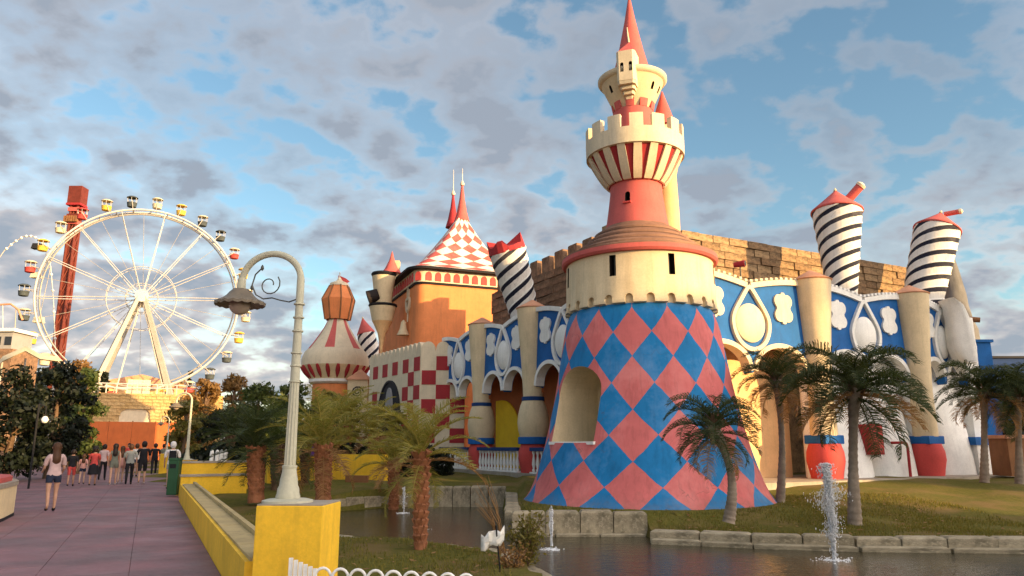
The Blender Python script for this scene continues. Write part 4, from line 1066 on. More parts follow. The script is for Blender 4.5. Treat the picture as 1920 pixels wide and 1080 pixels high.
for y_ in (-2.0, 2.0):
    MB().tube([Vector((0, y_*1.11, HZ)), Vector((0, y_*1.2, HZ))], .8, 18).build('hub', 'wheel_white', fw, smooth=40)
    for sx_ in (-1, 1):
        MB().box((0, 0, 0), (.1, .1, .1))
        a = Vector((sx_*4.6, y_*1.7, -.4)); b_ = Vector((sx_*.35, y_*1.05, HZ-.1)); d_ = b_-a
        q = MB(); Mx = d_.to_track_quat('Z', 'Y').to_matrix(); q.box((a+b_)/2, (.72, .6, d_.length), Mx, taper=.72); q.build('leg', 'wheel_grey', fw)
    MB().tube([Vector((-4.6, y_*1.7, -.2)), Vector((4.6, y_*1.7, -.2))], .16, 6).build('base_beam', 'wheel_white', fw)
# gondolas
tub = MB().lathe([(.50, -.75), (.66, -.68), (.74, -.05), (.78, 0), (.72, .02), (.60, -.55), (.0, -.58)], 14)
TUB = {k: tub.mesh('gondola', k, 40) for k in ('gold_yellow', 'tub_red', 'tub_dark', 'tub_cream')}
rf = MB().lathe([(.86, .80), (.84, .88), (.5, 1.08), (.05, 1.16)], 14); rf.lathe([(.84, .81), (.05, 1.0)], 14, cap=False)
RF = {k: rf.mesh('gondola_roof', k, 40) for k in ('gold_yellow', 'tub_red', 'tub_dark', 'tub_cream')}
CG = MB().tube([(.68, 0, -.02), (.72, 0, .84)], .035, 5).mesh('post', 'wheel_white')
pal = ['tub_cream', 'gold_yellow', 'tub_red', 'tub_dark', 'tub_dark', 'gold_yellow', 'tub_cream', 'tub_dark', 'gold_yellow', 'tub_red']
NG = 27
for i in range(NG):
    g = 2*PI*i/NG+R(7); k = pal[i % 10]; p = wp(RWH+1.22, g, 0)
    o = link('gondola', TUB[k], fw); o.location = p+Vector((0, 0, -.1)); o.rotation_euler.z = i*1.1; o.scale = (.82,)*3
    r2 = link('gondola_roof', RF[['tub_cream', k][i % 2]], o)
    for k6 in range(6): link('post', CG, o).rotation_euler.z = 2*PI*k6/6
    MB().tube([wp(RWH, g, -.75), p+Vector((0, -.6, .1)), wp(RWH, g, .75)], .05, 5).build('hanger', 'wheel_grey', fw)
# terrace and gate under the wheel
GY = 80.; gc = P(245, 835, GY); gc.z = 0
gf = frame(gc, PN, -PD)
gt = thing('stone_gate', 'yellow stone gate with arched niche at the end of the promenade', 'gate', (gc.x, gc.y, 0))
GT = Zat(742, GY)
gw = MB().prism([(-4.3, 0), (4.3, 0), (4.3, GT), (-4.3, GT)], gf, -1.2, 0).build('wall', 'gate_stone', gt)
zn0, zn1 = Zat(792, GY), Zat(764, GY)
cut(gw, [MB().prism(arch(.1, zn0, 1.5, zn1-.9, .9), gf, -.22, 1).build('cutter', 'gate_stone')])
MB().prism(arch(.1, zn0, 1.48, zn1-.9, .88), gf, -.3, -.16).build('niche_panel', 'cream_light', gt)
MB().prism([(-4.4, GT), (4.4, GT), (4.4, GT+.2), (-4.4, GT+.2)], gf, -1.4, .15).build('coping', 'gate_stone', gt)
rs = random.Random(2); W0 = Vector(WL[gt.name]); SG = [stone_block(1, 1, 1, 80+k, .05).mesh('stone', 'gate_stone') for k in range(4)]
for j in range(8):
    s = -4.3+(0 if j % 2 else -.4); zz = zn0+(GT-zn0)/8*(j+.5)
    while s < 4.3:
        l = rs.uniform(.6, 1.15); a_, b_ = max(s, -4.3), min(s+l, 4.3); s += l
        if b_-a_ < .2 or (abs((a_+b_)/2-.1) < 1.75 and zz < zn1): continue
        o = link('stone', SG[rs.randrange(4)], gt); o.location = gf((a_+b_)/2, zz, .02+rs.uniform(-.01, .04))-W0; o.rotation_euler.z = PA; o.scale = (b_-a_-.03, .16, (GT-zn0)/8-.03)
paint('hoarding_paint', (.52, .13, .035), var=.1)
hd = thing('hoarding', 'flat red orange hoarding across the foot of the stone gate', 'hoarding', tuple(gf(0, 0, 1.5)))
for i in range(4): MB().box_fr(gf, -4.3+2.15*i, -4.3+2.15*(i+1)-.03, .15, Zat(791, 78.5), 1.5, 1.6).build('panel', 'hoarding_paint', hd)
for i in range(5): MB().box_fr(gf, -4.36+2.15*i, -4.24+2.15*i, 0, Zat(791, 78.5)+.1, 1.38, 1.498).build('post', 'wood_brown', hd)
te = thing('terrace', 'stone terrace with white railing carrying the ferris wheel', 'terrace', tuple(gf(0, 0, -12)))
MB().box_fr(gf, -9, 9, 0, ZTER-.3, -22, -3).build('podium', 'gate_stone', te)
for s_ in np.arange(-8, 8.1, 1.0): MB().tube([gf(s_, ZTER-.3, -3.2), gf(s_, ZTER+.75, -3.2)], .06, 5).build('rail_post', 'wheel_white', te)
for h_ in (.35, .75): MB().tube([gf(-8, ZTER+h_-.0, -3.2), gf(8, ZTER+h_, -3.2)], .055, 5).build('rail', 'wheel_white', te)
MB().box_fr(gf, -1.0, 1.3, ZTER-.3, ZTER+1.3, -5.5, -4).build('ticket_booth', 'cream_light', te)
hg = thing('pavilion', 'brown gabled roof building behind the legs of the ferris wheel', 'building', tuple(gf(0, 0, -30)))
MB().box_fr(gf, -6, 6, 0, Zat(727, 108), -36, -28).build('wall', 'peach', hg)
zr_, ze_ = Zat(706, 108), Zat(728, 108)
MB().prism([(-7.4, ze_), (7.4, ze_), (0, zr_)], gf, -37, -27.2).build('roof', 'terracotta', hg)
# ================================================================== DROP TOWER and rides at the left
YD = 118.; db = P(112, 640, YD)
dt = thing('drop_tower', 'tall dark red drop tower with box head behind the ferris wheel', 'tower ride', (db.x, YD, 0))
dz = lambda py: Zat(py, YD)
q = MB(); wd = .78
for sx_ in (-1, 1):
    for sy_ in (-1, 1): q.tube([(db.x+sx_*wd*.72, YD+sy_*wd*.72, 0), (db.x+sx_*wd*.72, YD+sy_*wd*.72, dz(385))], .22, 8)
q.build('chords', 'rust_red', dt, smooth=40)
q = MB(); nb = 16
for i in range(nb):
    z0, z1 = dz(385)*i/nb, dz(385)*(i+1)/nb
    for (ax, ay, bx_, by_) in ((-1, -1, 1, -1), (1, -1, 1, 1), (-1, 1, 1, 1), (-1, -1, -1, 1)):
        a = Vector((db.x+ax*wd*.7, YD+ay*wd*.7, z0)); b_ = Vector((db.x+bx_*wd*.7, YD+by_*wd*.7, z1))
        q.tube([a, b_], .12, 4)
q.build('lattice', 'rust_red', dt)
MB().box((db.x, YD, dz(385)/2), (wd*1.1, wd*1.1, dz(385))).build('core', 'rust_red', dt)
MB().box((db.x, YD, (dz(385)+dz(352))/2), (2.15, 2.0, dz(352)-dz(385))).build('head', 'rust_red', dt)
MB().box((db.x, YD, dz(384.5)-.1), (2.35, 2.2, .35)).build('head_sill', 'dark_red', dt)
for k, py in enumerate((395, 407, 419)):
    MB().box((db.x, YD, dz(py)), (1.75+.2*(k % 2), 1.75, .62)).build('carriage', 'pink_red' if k != 1 else 'rust_red', dt)
for k in range(6):
    MB().box((db.x-.95+.38*k, YD-1.15, dz(414)), (.28, .45, 1.0)).build('seat', 'wood_brown', dt)
# light arch and roller ride seen at the left edge
ar = thing('light_arch', 'thin white light chain arch at the left edge behind the trees', 'ride', tuple(P(20, 640, 105)))
pts = [P(x_, y_, 105) for x_, y_ in ((-40, 540), (8, 470), (25, 455), (45, 443), (62, 443), (78, 452), (86, 470), (95, 500), (100, 560), (104, 660))]
MB().tube(pts, .07, 6).build('chain', 'wheel_white', ar, smooth=60)
for i in range(len(pts)-1):
    for f_ in (.25, .75): MB().lathe([(.02, -.2), (.2, -.05), (.2, .1), (.02, .2)], 8, pts[i].lerp(pts[i+1], f_)).build('bulb', 'white_paint', ar, smooth=60)
for (px, py, c_) in ((70, 462, 'charcoal'), (68, 516, 'tub_cream'), (73, 600, 'tub_cream')):
    a = P(px, py, 104.5); MB().tube([pts[6 if py < 490 else 7], a], .05, 5).build('arm', 'wheel_grey', ar); MB().box(a, (1.3, .9, .8), taper=.8).build('car', c_, ar)
kq = thing('hilltop_kiosk', 'white flat roofed kiosk on a rocky base at the left edge', 'kiosk', tuple(P(10, 680, 70)))
a = P(-60, 640, 70); b_ = P(22, 640, 70)
MB().box(((a.x+b_.x)/2, 71.5, Zat(655, 70)/2), (b_.x-a.x+1, 4, Zat(655, 70))).build('rock_base', 'stone_brown', kq)
MB().box(((a.x+b_.x)/2, 71.5, (Zat(655, 70)+Zat(622, 70))/2), (b_.x-a.x, 3, Zat(622, 70)-Zat(655, 70))).build('wall', 'grey', kq)
MB().box(((a.x+b_.x)/2, 71.5, Zat(619, 70)), (b_.x-a.x+.6, 3.6, .3)).build('roof', 'white_paint', kq)
for k in range(4): MB().box((a.x+.8+k*1.0, 69.98, (Zat(652, 70)+Zat(626, 70))/2), (.6, .08, .8)).build('window', 'glassy_dark', kq)
MB().tube([P(-10, 572, 70), P(20, 570, 70), P(34, 580, 70), P(42, 600, 70)], .1, 6).build('rail', 'terracotta', kq)
MB().tube([P(5, 572, 70), P(5, 622, 70)], .05, 5).build('mast', 'wheel_white', kq)
MB().tube([P(30, 576, 70), P(28, 622, 70)], .05, 5).build('mast', 'wheel_grey', kq)
tn = thing('tent_canopy', 'cream peaked tent canopy above the dark trees at left', 'tent', tuple(P(50, 690, 62)))
q = MB(); row = []
for i, (px, py, Yt) in enumerate(((-10, 685, 60), (5, 668, 61), (48, 649, 62), (75, 664, 61), (108, 668, 60), (125, 684, 60))):
    row += [P(px, py, Yt), P(px, py+9, Yt-3)]
row2 = [p+Vector((0, 0, -.08)) for p in row]; n = len(row)//2
q.add(row+row2, [(2*i, 2*i+1, 2*i+3, 2*i+2) for i in range(n-1)]+[(len(row)+2*i+2, len(row)+2*i+3, len(row)+2*i+1, len(row)+2*i) for i in range(n-1)]); q.build('canopy', 'tent_cream', tn, smooth=60)
for px in (5, 48, 108): MB().tube([P(px, 672, 60.5), Vector((P(px, 672, 60.5).x, 60.5, 0))], .08, 6).build('pole', 'wheel_white', tn)
# ================================================================== YELLOW PARAPET, LAMPS
pz = LT(EDGE, 9.9)
def pbox(parent, L0, L1, t0, t1, z0, z1, mat, name): 
    return MB().prism([(L0, z0), (L1, z0), (L1, z1), (L0, z1)], lambda a_, b_, d: LT(a_, d, b_), t0, t1).build(name, mat, parent, fix=True)
pa = thing('parapet', 'low yellow parapet with pale sunken top running along the promenade', 'parapet', tuple(LT(EDGE+.2, 16)))
T0, T1 = 8.55, 25.6
pbox(pa, EDGE, EDGE+.40, T0, T1, -.3, .47, 'yellow', 'wall')
pbox(pa, EDGE+.05, EDGE+.34, T0, T0+.01, .471, .50, 'coping_beige', 'coping')
for k_ in range(14):
    a_ = T0+.015+k_*(T1-.2-T0)/14; pbox(pa, EDGE+.05, EDGE+.34, a_, a_+(T1-.2-T0)/14-.014, .471, .50+rng.uniform(-.004, .004), 'coping_beige', 'coping_slab')
pbox(pa, EDGE+.345, EDGE+.42, T0, T1-.2, .471, .56, 'coping_beige', 'ridge')
# pedestal
CX = P(547, 1000, 8.25).x
pe = thing('pedestal', 'square yellow pedestal carrying the big lamp post', 'pedestal', (CX, 8.2, -.3))
zpt = Zat(948, 7.9); a = P(483, 950, 7.9); b_ = P(611, 946, 7.9); pw = b_.x-a.x; pcx = (a.x+b_.x)/2; pcy = 7.9+pw*.45
Mp = Matrix.Rotation(R(-3), 3, 'Z')
bmx = MB().box((pcx, pcy, (zpt-.4)/2), (pw, pw*.95, zpt+.4), Mp).build('block', 'yellow', pe)
mo = bmx.modifiers.new('bev', 'BEVEL'); mo.width = .012; mo.segments = 2
MB().box((pcx, pcy, zpt+.006), (pw*.98, pw*.93, .012), Mp).build('top', 'concrete', pe)
def lamp(name, label, loc, H, sc_=1., rz=PI, group=None):
    """fluted post, rings, swan neck to local -X... the arm reaches along local +X"""
    t_ = local_thing(name, label, 'lamp', loc, group, rz, sc_)
    MB().lathe([(.26, 0), (.26, .02), (.20, .035), (.125, .04), (.125, .06), (.115, .09), (.11, .14), (.095, .17), (.09, .23), (.075, .30), (.072, .345), (.078, .35), (.078, .37), (.064, .375)], 28).build('base', 'lamp_paint', t_, smooth=35)
    q = MB(); n = 40; prof = [(.062, .37), (.057, .8), (.050, 1.25)]; vs = []
    for r_, z_ in prof:
        for j in range(n): k = 1 if j % 4 < 2 else .86; vs.append((r_*k*math.cos(2*PI*j/n), r_*k*math.sin(2*PI*j/n), z_))
    q.add(vs, [(i*n+j, i*n+(j+1) % n, (i+1)*n+(j+1) % n, (i+1)*n+j) for i in range(2) for j in range(n)]); q.build('fluted_shaft', 'lamp_paint', t_)
    MB().lathe([(.050, 1.25), (.048, 1.5), (.043, 1.95), (.040, 2.12)], 20).build('upper_shaft', 'lamp_paint', t_, smooth=40)
    for z_ in (1.25, 1.42, 1.56, 1.80, 1.95, 2.10): MB().lathe([(.045, z_-.012), (.060, z_-.006), (.060, z_+.008), (.045, z_+.014)], 20).build('ring', 'lamp_paint', t_, smooth=40)
    # neck
    Rn = .34; zc = 2.37; pts = [Vector((0, 0, 2.10))]+[Vector((Rn-Rn*math.cos(g), 0, zc+Rn*.92*math.sin(g))) for g in np.linspace(0, PI, 22)]
    pts += [Vector((2*Rn+.005, 0, zc-.01))]
    zc += .085
    MB().tube(pts, [.042]*2+[.037]*(len(pts)-2), 12).build('neck', 'lamp_paint', t_, smooth=60)
    hx = 2*Rn+.005; KS = 1.2
    MB().lathe([(.04, zc-.05), (.046, zc-.06), (.048, zc-.17), (.07, zc-.185), (.07, zc-.2)], 18, (hx, 0, 0)).build('socket', 'lamp_paint', t_, smooth=35)
    q = MB(); n = 72; vs = []; pr = [(.07, zc-.17), (.10, zc-.205), (.125, zc-.245), (.165, zc-.285), (.225, zc-.325), (.222, zc-.355), (.18, zc-.34), (.10, zc-.31)]
    for k, (r_, z_) in enumerate(pr):
        for j in range(n):
            g = 2*PI*j/n; s_ = math.cos(g*18) if k in (4, 5) else 0; vs.append((hx+(r_*KS+.006*s_)*math.cos(g), (r_*KS+.006*s_)*math.sin(g), z_+.007*s_))
    q.add(vs, [(i*n+j, i*n+(j+1) % n, (i+1)*n+(j+1) % n, (i+1)*n+j) for i in range(len(pr)-1) for j in range(n)]); q.build('shade', 'lamp_shade', t_, smooth=40, fix=True)
    gl = [(.118*math.sin(g), zc-.345-.115*math.cos(g)) for g in np.linspace(0, PI*.8, 14)]; gl[0] = (.001, gl[0][1])
    MB().lathe(gl, 28, (hx, 0, 0)).build('globe', 'globe', t_, smooth=60)
    # scroll ironwork inside the neck
    sp_ = [Vector((.03, 0, 2.16)), Vector((.12, 0, 2.13)), Vector((.22, 0, 2.15)), Vector((.32, 0, 2.18)), Vector((.42, 0, 2.17)), Vector((.51, 0, 2.22)), Vector((.56, 0, 2.33)), Vector((.53, 0, 2.45)), Vector((.46, 0, 2.52))]
    MB().tube(sp_, .008, 6).build('scroll', 'iron', t_, smooth=60)
    sp_ = [Vector((.36+.13*(1-i/26)*math.cos(2.4+i*.42), 0, 2.33+.13*(1-i/26)*math.sin(2.4+i*.42))) for i in range(18)]
    MB().tube(sp_, .007, 6).build('scroll', 'iron', t_, smooth=60)
    for v_ in ((.455, 0, 2.525), (.56, 0, 2.30)): MB().lathe([(.003, -.035), (.020, -.01), (.016, .015), (.003, .035)], 8, v_).build('leaf', 'iron', t_, smooth=60)
    return t_
H0 = Zat(470, 8.2)-zpt
lamp('street_lamp', 'big cream swan neck street lamp on the yellow pedestal', (pcx-.135, pcy, zpt+.012), 1, H0/2.72, PI-R(6), 'promenade lamps')
p = LT(EDGE+.2, 27.0); pl = G(350, 862, .45)
for (px, py, Yl, top, lab) in ((350, 862, 30, 735, 'slim pale swan neck lamp standing beyond the green bin'), (312, 850, 45, 780, 'farther small swan neck lamp near the orange hoarding')):
    a = P(px, py, Yl); zt = Zat(top, Yl); s_ = (zt-a.z)/2.72; lamp('street_lamp', lab, (a.x, Yl, a.z), 1, s_, PI-R(10), 'promenade lamps')
    b_ = thing('lamp_plinth', ('yellow' if Yl == 30 else 'small far')+' plinth under the '+('slim pale lamp beyond the bin' if Yl == 30 else 'smaller swan neck lamp'), 'plinth', (a.x, Yl, 0))
    MB().box((a.x, Yl, a.z/2-.02), (.62*s_, .62*s_, a.z+.03)).build('block', 'yellow', b_); MB().box((a.x, Yl, a.z-.001), (.66*s_, .66*s_, .012)).build('cap', 'concrete', b_)
# green bin
gb = LT(EDGE-.42, 0); p0 = G(305, 932); p1 = G(337, 930)
bc = Vector(((p0.x+p1.x)/2, p0.y+.35, 0)); bwid = p1.x-p0.x; zbt = Zat(860, p0.y)
bn = thing('litter_bin', 'tall dark green litter bin against the end of the yellow parapet', 'bin', tuple(bc))
Mb = Matrix.Rotation(R(6), 3, 'Z')
bb = MB().box(bc+Vector((0, 0, zbt/2)), (bwid, bwid, zbt-.1), Mb, taper=1.03).build('body', 'green_bin', bn); bb.modifiers.new('b', 'BEVEL').width = .02
MB().box(bc+Vector((0, 0, zbt-.02)), (bwid*1.1, bwid*1.1, .07), Mb).build('lid', 'green_bin', bn)
MB().box(bc+Vector((0, -bwid/2-.005, zbt*.8)), (bwid*.6, .02, .14), Mb).build('slot', 'black', bn)
# cross walls behind the parapet
def wall_px(name, label, pts, Y0, Y1, ytop0, ytop1, zb, th, mat, cap=None):
    a = P(pts[0], 835, Y0); b_ = P(pts[1], 835, Y1); a.z = b_.z = 0; d_ = (b_-a); fr_ = frame(a, d_, (d_.y, -d_.x)); zt = (Zat(ytop0, Y0)+Zat(ytop1, Y1))/2
    t_ = thing(name, label, 'wall', tuple((a+b_)/2+Vector((0, 0, zb))))
    MB().box_fr(fr_, 0, d_.length, zb, zt, -th, 0).build('wall', mat, t_)
    if cap: MB().box_fr(fr_, -.03, d_.length+.03, zt+.001, zt+.07, -th-.04, .04).build('coping', cap, t_)
    return fr_, zt
wall_px('garden_wall', 'yellow wall with pale coping crossing behind the palms beside the bin', (338, 470), 26.2, 27.5, 868, 868, -.2, .35, 'yellow', 'concrete')
wall_px('garden_wall', 'lower yellow wall with ledge in front of the crossing wall', (345, 468), 25.0, 26.0, 893, 893, -.2, .3, 'yellow', 'concrete')
wall_px('garden_wall', 'yellow wall beyond the red palm trunks left of the pool', (505, 600), 30, 31, 845, 845, -.2, .4, 'yellow')
wall_px('garden_wall', 'long sunlit yellow wall sloping towards the pool behind the palms', (598, 722), 32.5, 30.5, 852, 852, -.2, .4, 'yellow')
wall_px('low_fence_wall', 'dark slatted planter edge under the yellow wall by the pool', (650, 690), 29.6, 29.3, 890, 893, -.2, .15, 'wood_brown')
# white seats on the wall, purple sign, picket
for i, px in enumerate((396, 406, 414, 422)):
    a = P(px, 868, 27.0); st2 = MB().lathe([(.07, 0), (.068, .30), (.055, .38), (.015, .42)], 14, (a.x, 27.0, Zat(866, 27)))
    tag(st2.build('bollard', 'white_paint', smooth=50), ['first', 'second', 'third', 'fourth'][i]+' from the bin of the white rounded bollards on the yellow wall', 'bollard', 'white bollards')
pg = thing('sign_board', 'small purple sign board behind the red palm trunks', 'sign', tuple(P(577, 870, 31.4)))
a = P(577, 845, 29.6); MB().box(a, (.62, .05, .46)).build('board', 'purple', pg); MB().tube([a+Vector((0, .05, 0)), Vector((a.x, a.y+.05, 0))], .03, 8).build('post', 'iron', pg)
# hoop fence in front of the pedestal
hf = thing('hoop_fence', 'low white hoop fence at the foot of the yellow pedestal', 'fence', tuple(P(640, 1075, 7.0)))
ph = P(610, 1066, 7.2); ztop = Zat(1064, 7.2)
for i in range(9):
    cx = ph.x-.02+i*.165; Yh = 7.2-.03*i; zt_h = Zat(1064+1.5*i, Yh); pts = [Vector((cx-.075, Yh, zt_h-.55)), Vector((cx-.075, Yh, zt_h-.09))]+[Vector((cx-.075*math.cos(g), Yh, zt_h-.09+.085*math.sin(g))) for g in np.linspace(.2, PI-.2, 9)]+[Vector((cx+.075, Yh, zt_h-.09)), Vector((cx+.075, Yh, zt_h-.55))]
    MB().tube(pts, .013, 8).build('hoop', 'white_paint', hf, smooth=60)
MB().tube([Vector((ph.x-.15, 7.215, ztop-.35)), Vector((ph.x+1.4, 6.95, ztop-.40))], .012, 8).build('rail', 'white_paint', hf, smooth=60)
for i in range(6):
    a = P(546+i*9, 1046+i*4, 7.35-.05*i); MB().box(a+Vector((0, 0, -.3)), (.035, .02, .6)).build('picket', 'white_paint', hf)
# raised planter at the left edge
lp = thing('planter_wall', 'curved cream planter wall with red earth top at the left edge', 'planter', tuple(G(20, 960)))
arc = [LT(L_, t_) for L_, t_ in ((-3.2, 17.2), (-2.9, 18.5), (-2.75, 20.5), (-2.75, 22.0), (-3.0, 23.3), (-3.7, 24.2), (-5.2, 24.6))]
ins = [LT(-9, 16), LT(-9, 26)]
poly = [(p.x, p.y) for p in arc]+[(ins[1].x, ins[1].y), (ins[0].x, ins[0].y)]
flat = lambda a_, b_, d: Vector((a_, b_, d))
MB().prism(poly, flat, 0, .72).build('wall', 'tent_cream', lp, fix=True)
sh_ = lambda k: [(x_+(-9-x_)*k*.0+(cx2-x_)*k, y_+(cy2-y_)*k) for x_, y_ in poly]
cx2 = sum(p[0] for p in poly)/len(poly); cy2 = sum(p[1] for p in poly)/len(poly)
MB().prism([(x_+(x_-cx2)*.012, y_+(y_-cy2)*.012) for x_, y_ in poly], flat, .721, .82).build('coping', 'concrete', lp, fix=True)
MB().prism(sh_(.06), flat, .80, .93).build('bed', 'pink_red', lp, fix=True)
MB().prism([(x_+(x_-cx2)*.006, y_+(y_-cy2)*.006) for x_, y_ in poly], flat, -.01, .07).build('skirting', 'charcoal', lp, fix=True)
# dark stall and menu board at the left
sl = thing('market_stall', 'dark open stall with red counter under the trees at left', 'stall', tuple(LT(-5.5, 31)))
sf = frame(LT(-6.2, 26.5), PD, PN)
MB().box_fr(sf, 0, 6.5, 0, 1.05, -.5, 0).build('counter', 'dark_red', sl); MB().box_fr(sf, -.05, 6.55, 1.051, 1.12, -.6, .08).build('counter_top', 'wood_brown', sl)
MB().box_fr(sf, 0, 6.5, 0, 3.0, -3.2, -3.0).build('back_wall', 'charcoal', sl); MB().box_fr(sf, -.3, 6.8, 2.9, 3.1, -3.2, .1).build('roof', 'black', sl)
for s_ in (0.05, 2.2, 4.3, 6.4): MB().box_fr(sf, s_-.05, s_+.05, 0 if s_ > 9 else 1.12, 2.9, -.1, 0).build('post', 'charcoal', sl)
gl_ = local_thing('globe_lamp', 'round white globe lamp hanging in the dark trees at left', 'lamp', tuple(P(84, 787, 30)))
MB().lathe([(.001, -.14), (.085, -.11), (.14, 0), (.085, .11), (.04, .14)], 20).build('globe', 'white_paint', gl_, smooth=60)
MB().tube([(0, 0, .12), (0, 0, .5), (-.3, 0, .62)], .025, 6).build('arm', 'black', gl_)
MB().tube([(-.3, 0, .62), (-.3, 0, -P(84, 787, 30).z)], .04, 8).build('post', 'black', gl_)
# white bag on a stick by the reeds
fgp = thing('flag_stake', 'dark stake with a crumpled white cloth by the bush in the pond', 'flag', tuple(G(940, 1078, -.45)))
p0 = P(942, 1078, 12.0); p1 = P(930, 985, 12.0)
MB().tube([p0+Vector((0, 0, -.3)), p1], .014, 6).build('stake', 'black', fgp)
q = MB(); rr_ = random.Random(4); vs_ = []
for j in range(5):
    for i in range(7):
        c_ = P(902+i*7.2, 1004+(j*7)-i*2.5+4*math.sin(i*1.7), 12.0); vs_.append(c_+Vector((0, .05*math.sin(i*2+j), .02*math.cos(i*3+j*2))))
q.add(vs_, [(j*7+i, j*7+i+1, (j+1)*7+i+1, (j+1)*7+i) for j in range(4) for i in range(6)]); q.build('cloth', 'white_paint', fgp, smooth=60).modifiers.new('s', 'SOLIDIFY').thickness = .01
# ================================================================== VEGETATION
def frond(L, pitch, droop, nl, ll, seed, hang=.6, wd=.028, vee=.5):
    """one feather leaf along +X: arched midrib with two rows of leaflets that hang a little"""
    r = random.Random(seed); q = MB(); n = 14; pts = []; p = Vector((0, 0, 0)); ang = pitch; yaw = 0.; bend = r.uniform(-.25, .25)
    for i in range(n+1):
        pts.append(p.copy()); t = i/n; a_ = ang-droop*(t**1.3); yaw += bend/n
        p += Vector((math.cos(a_)*math.cos(yaw), math.cos(a_)*math.sin(yaw), math.sin(a_)))*(L/n)
    q.tube(pts, [lerp(.032, .005, i/n)*L/2.2 for i in range(n+1)], 4, mi=0, cap=False)
    for k in range(nl):
        t = lerp(.12, .99, k/(nl-1)); f = t*n; i = min(int(f), n-1); b0 = pts[i].lerp(pts[i+1], f-i); tg = (pts[i+1]-pts[i]).normalized()
        side = tg.cross(Vector((0, 0, 1))).normalized() if abs(tg.z) < .98 else Vector((0, 1, 0)); up = side.cross(tg).normalized()
        l_ = ll*(math.sin(min(1, t*1.5+.15)*PI*.5))*(1-.72*max(0, t-.55)/.45)*r.uniform(.8, 1.15)
        for s_ in (-1, 1):
            if r.random() < .06: continue
            d0 = (side*s_*1.0+tg*r.uniform(.45, .9)+up*r.uniform(vee*.3, vee)).normalized()
            m_ = b0+d0*l_*.5; e_ = m_+(d0+Vector((0, 0, -hang*r.uniform(.7, 1.4)))).normalized()*l_*.55
            w_ = (tg*.8+up*r.uniform(-.6, .6)).normalized()*wd*.5*L/2.2
            q.add([b0-w_, b0+w_, m_+w_*1.2, m_-w_*1.2, e_], [(0, 1, 2, 3), (3, 2, 4)], 0)
    return q
def palm(name, label, base, crown, L, mats, n=24, trunk='palm_trunk_grey', rt=.12, seed=1, kind='queen', lean=0.):
    """base and crown are world points"""
    r = random.Random(seed); t_ = thing(name, label, 'palm tree', tuple(base)); H = crown-base
    mid = [base.lerp(crown, k/10)+Vector((lean*math.sin(k/10*PI), 0, 0)) for k in range(11)]
    if kind == 'queen':
        pts = []; rad = []
        for i in range(61):
            k = i/60; p = mid[min(int(k*10), 9)].lerp(mid[min(int(k*10)+1, 10)], k*10-int(k*10) if k < 1 else 1); pts.append(p)
            rad.append(rt*(1.35-.5*min(1, k*2.2) if k < .7 else .85+.45*(k-.7)/.3)*(1.06 if i % 3 == 0 else .96))
        MB().tube(pts, rad, 12).build('trunk', trunk, t_, smooth=40)
        q = MB()
        for i in range(26):
            a = r.uniform(0, 2*PI); z_ = r.uniform(-.5, .05)*rt/.13; b0 = crown+Vector((math.cos(a)*rt*.8, math.sin(a)*rt*.8, z_)); kq = rt/.15; q.tube([b0, b0+Vector((math.cos(a)*.09, math.sin(a)*.09, .26))*kq, b0+Vector((math.cos(a)*.24, math.sin(a)*.24, .42))*kq], [.055*kq, .04*kq, .015*kq], 5)
        q.build('leaf_bases', 'bark', t_)
    else:
        pts = [mid[k] for k in range(11)]; MB().tube(pts, [rt*(1.1 if k < 2 else .9+.25*k/10) for k in range(11)], 14).build('trunk', trunk, t_, smooth=40)
        q = MB(); nr = max(5, int(H.length/.13))
        for j in range(nr):
            k = (j+.5)/nr; c_ = mid[min(int(k*10), 9)].lerp(mid[min(int(k*10)+1, 10)], k*10-int(k*10)); m_ = 9
            for i in range(m_):
                a = 2*PI*(i+.5*(j % 2))/m_; d_ = Vector((math.cos(a), math.sin(a), 0)); sd = Vector((-d_.y, d_.x, 0)); rr_ = rt*(.88+.28*k); b0 = c_+d_*rr_*.9
                h_ = .15*r.uniform(.8, 1.2); o_ = .045*r.uniform(.6, 1.5)+.05*k
                q.add([b0-sd*.07+Vector((0, 0, -h_*.4)), b0+sd*.07+Vector((0, 0, -h_*.4)), b0+sd*.045+d_*o_+Vector((0, 0, h_*.6)), b0-sd*.045+d_*o_+Vector((0, 0, h_*.6)), b0+Vector((0, 0, h_))], [(0, 1, 2, 3), (2, 4, 3), (1, 4, 2), (0, 3, 4)])
        q.build('leaf_bases', trunk, t_)
    var = []
    pitches = [1.25, 1.0, .75, .5, .2, -.1, -.45] if kind == 'queen' else [1.4, 1.2, 1.0, .75, .45, .1, -.4]
    for k, pt_ in enumerate(pitches):
        dr_ = (1.9 if pt_ > .4 else 1.3) if kind == 'queen' else (1.35 if pt_ > .4 else 1.0)
        mt = mats[1] if k >= 5 and len(mats) > 1 and r.random() < .8 else mats[0]
        var.append(frond(L*(1 if k < 5 else .85), pt_, dr_+r.uniform(-.15, .25), 60, L*(.30 if kind == 'queen' else .20), seed*31+k, .9 if kind == 'queen' else .35, wd=.021 if kind == 'queen' else .018, vee=.9 if kind == 'queen' else .6).mesh('frond', mt))
    for i in range(n):
        k = int(i/n*len(var)); o = link('frond', var[k], t_); o.location = crown-Vector(base)+Vector((0, 0, .05-.25*i/n)); o.rotation_euler = (r.uniform(-.15, .15), r.uniform(-.1, .1), i*2.39996+r.uniform(-.3, .3)); o.scale = (r.uniform(.82, 1.08),)*3
    return t_
def gp(px, py, z):
    g = G(px, py, z); return g
def gland(px, py):
    g = G(px, py, -.1)
    for _ in range(8): g = G(px, py, land(g.x, g.y))
    return g
DP = ['leaf_palm', 'leaf_dry']; GP = ['leaf_palm_gold', 'leaf_dry']
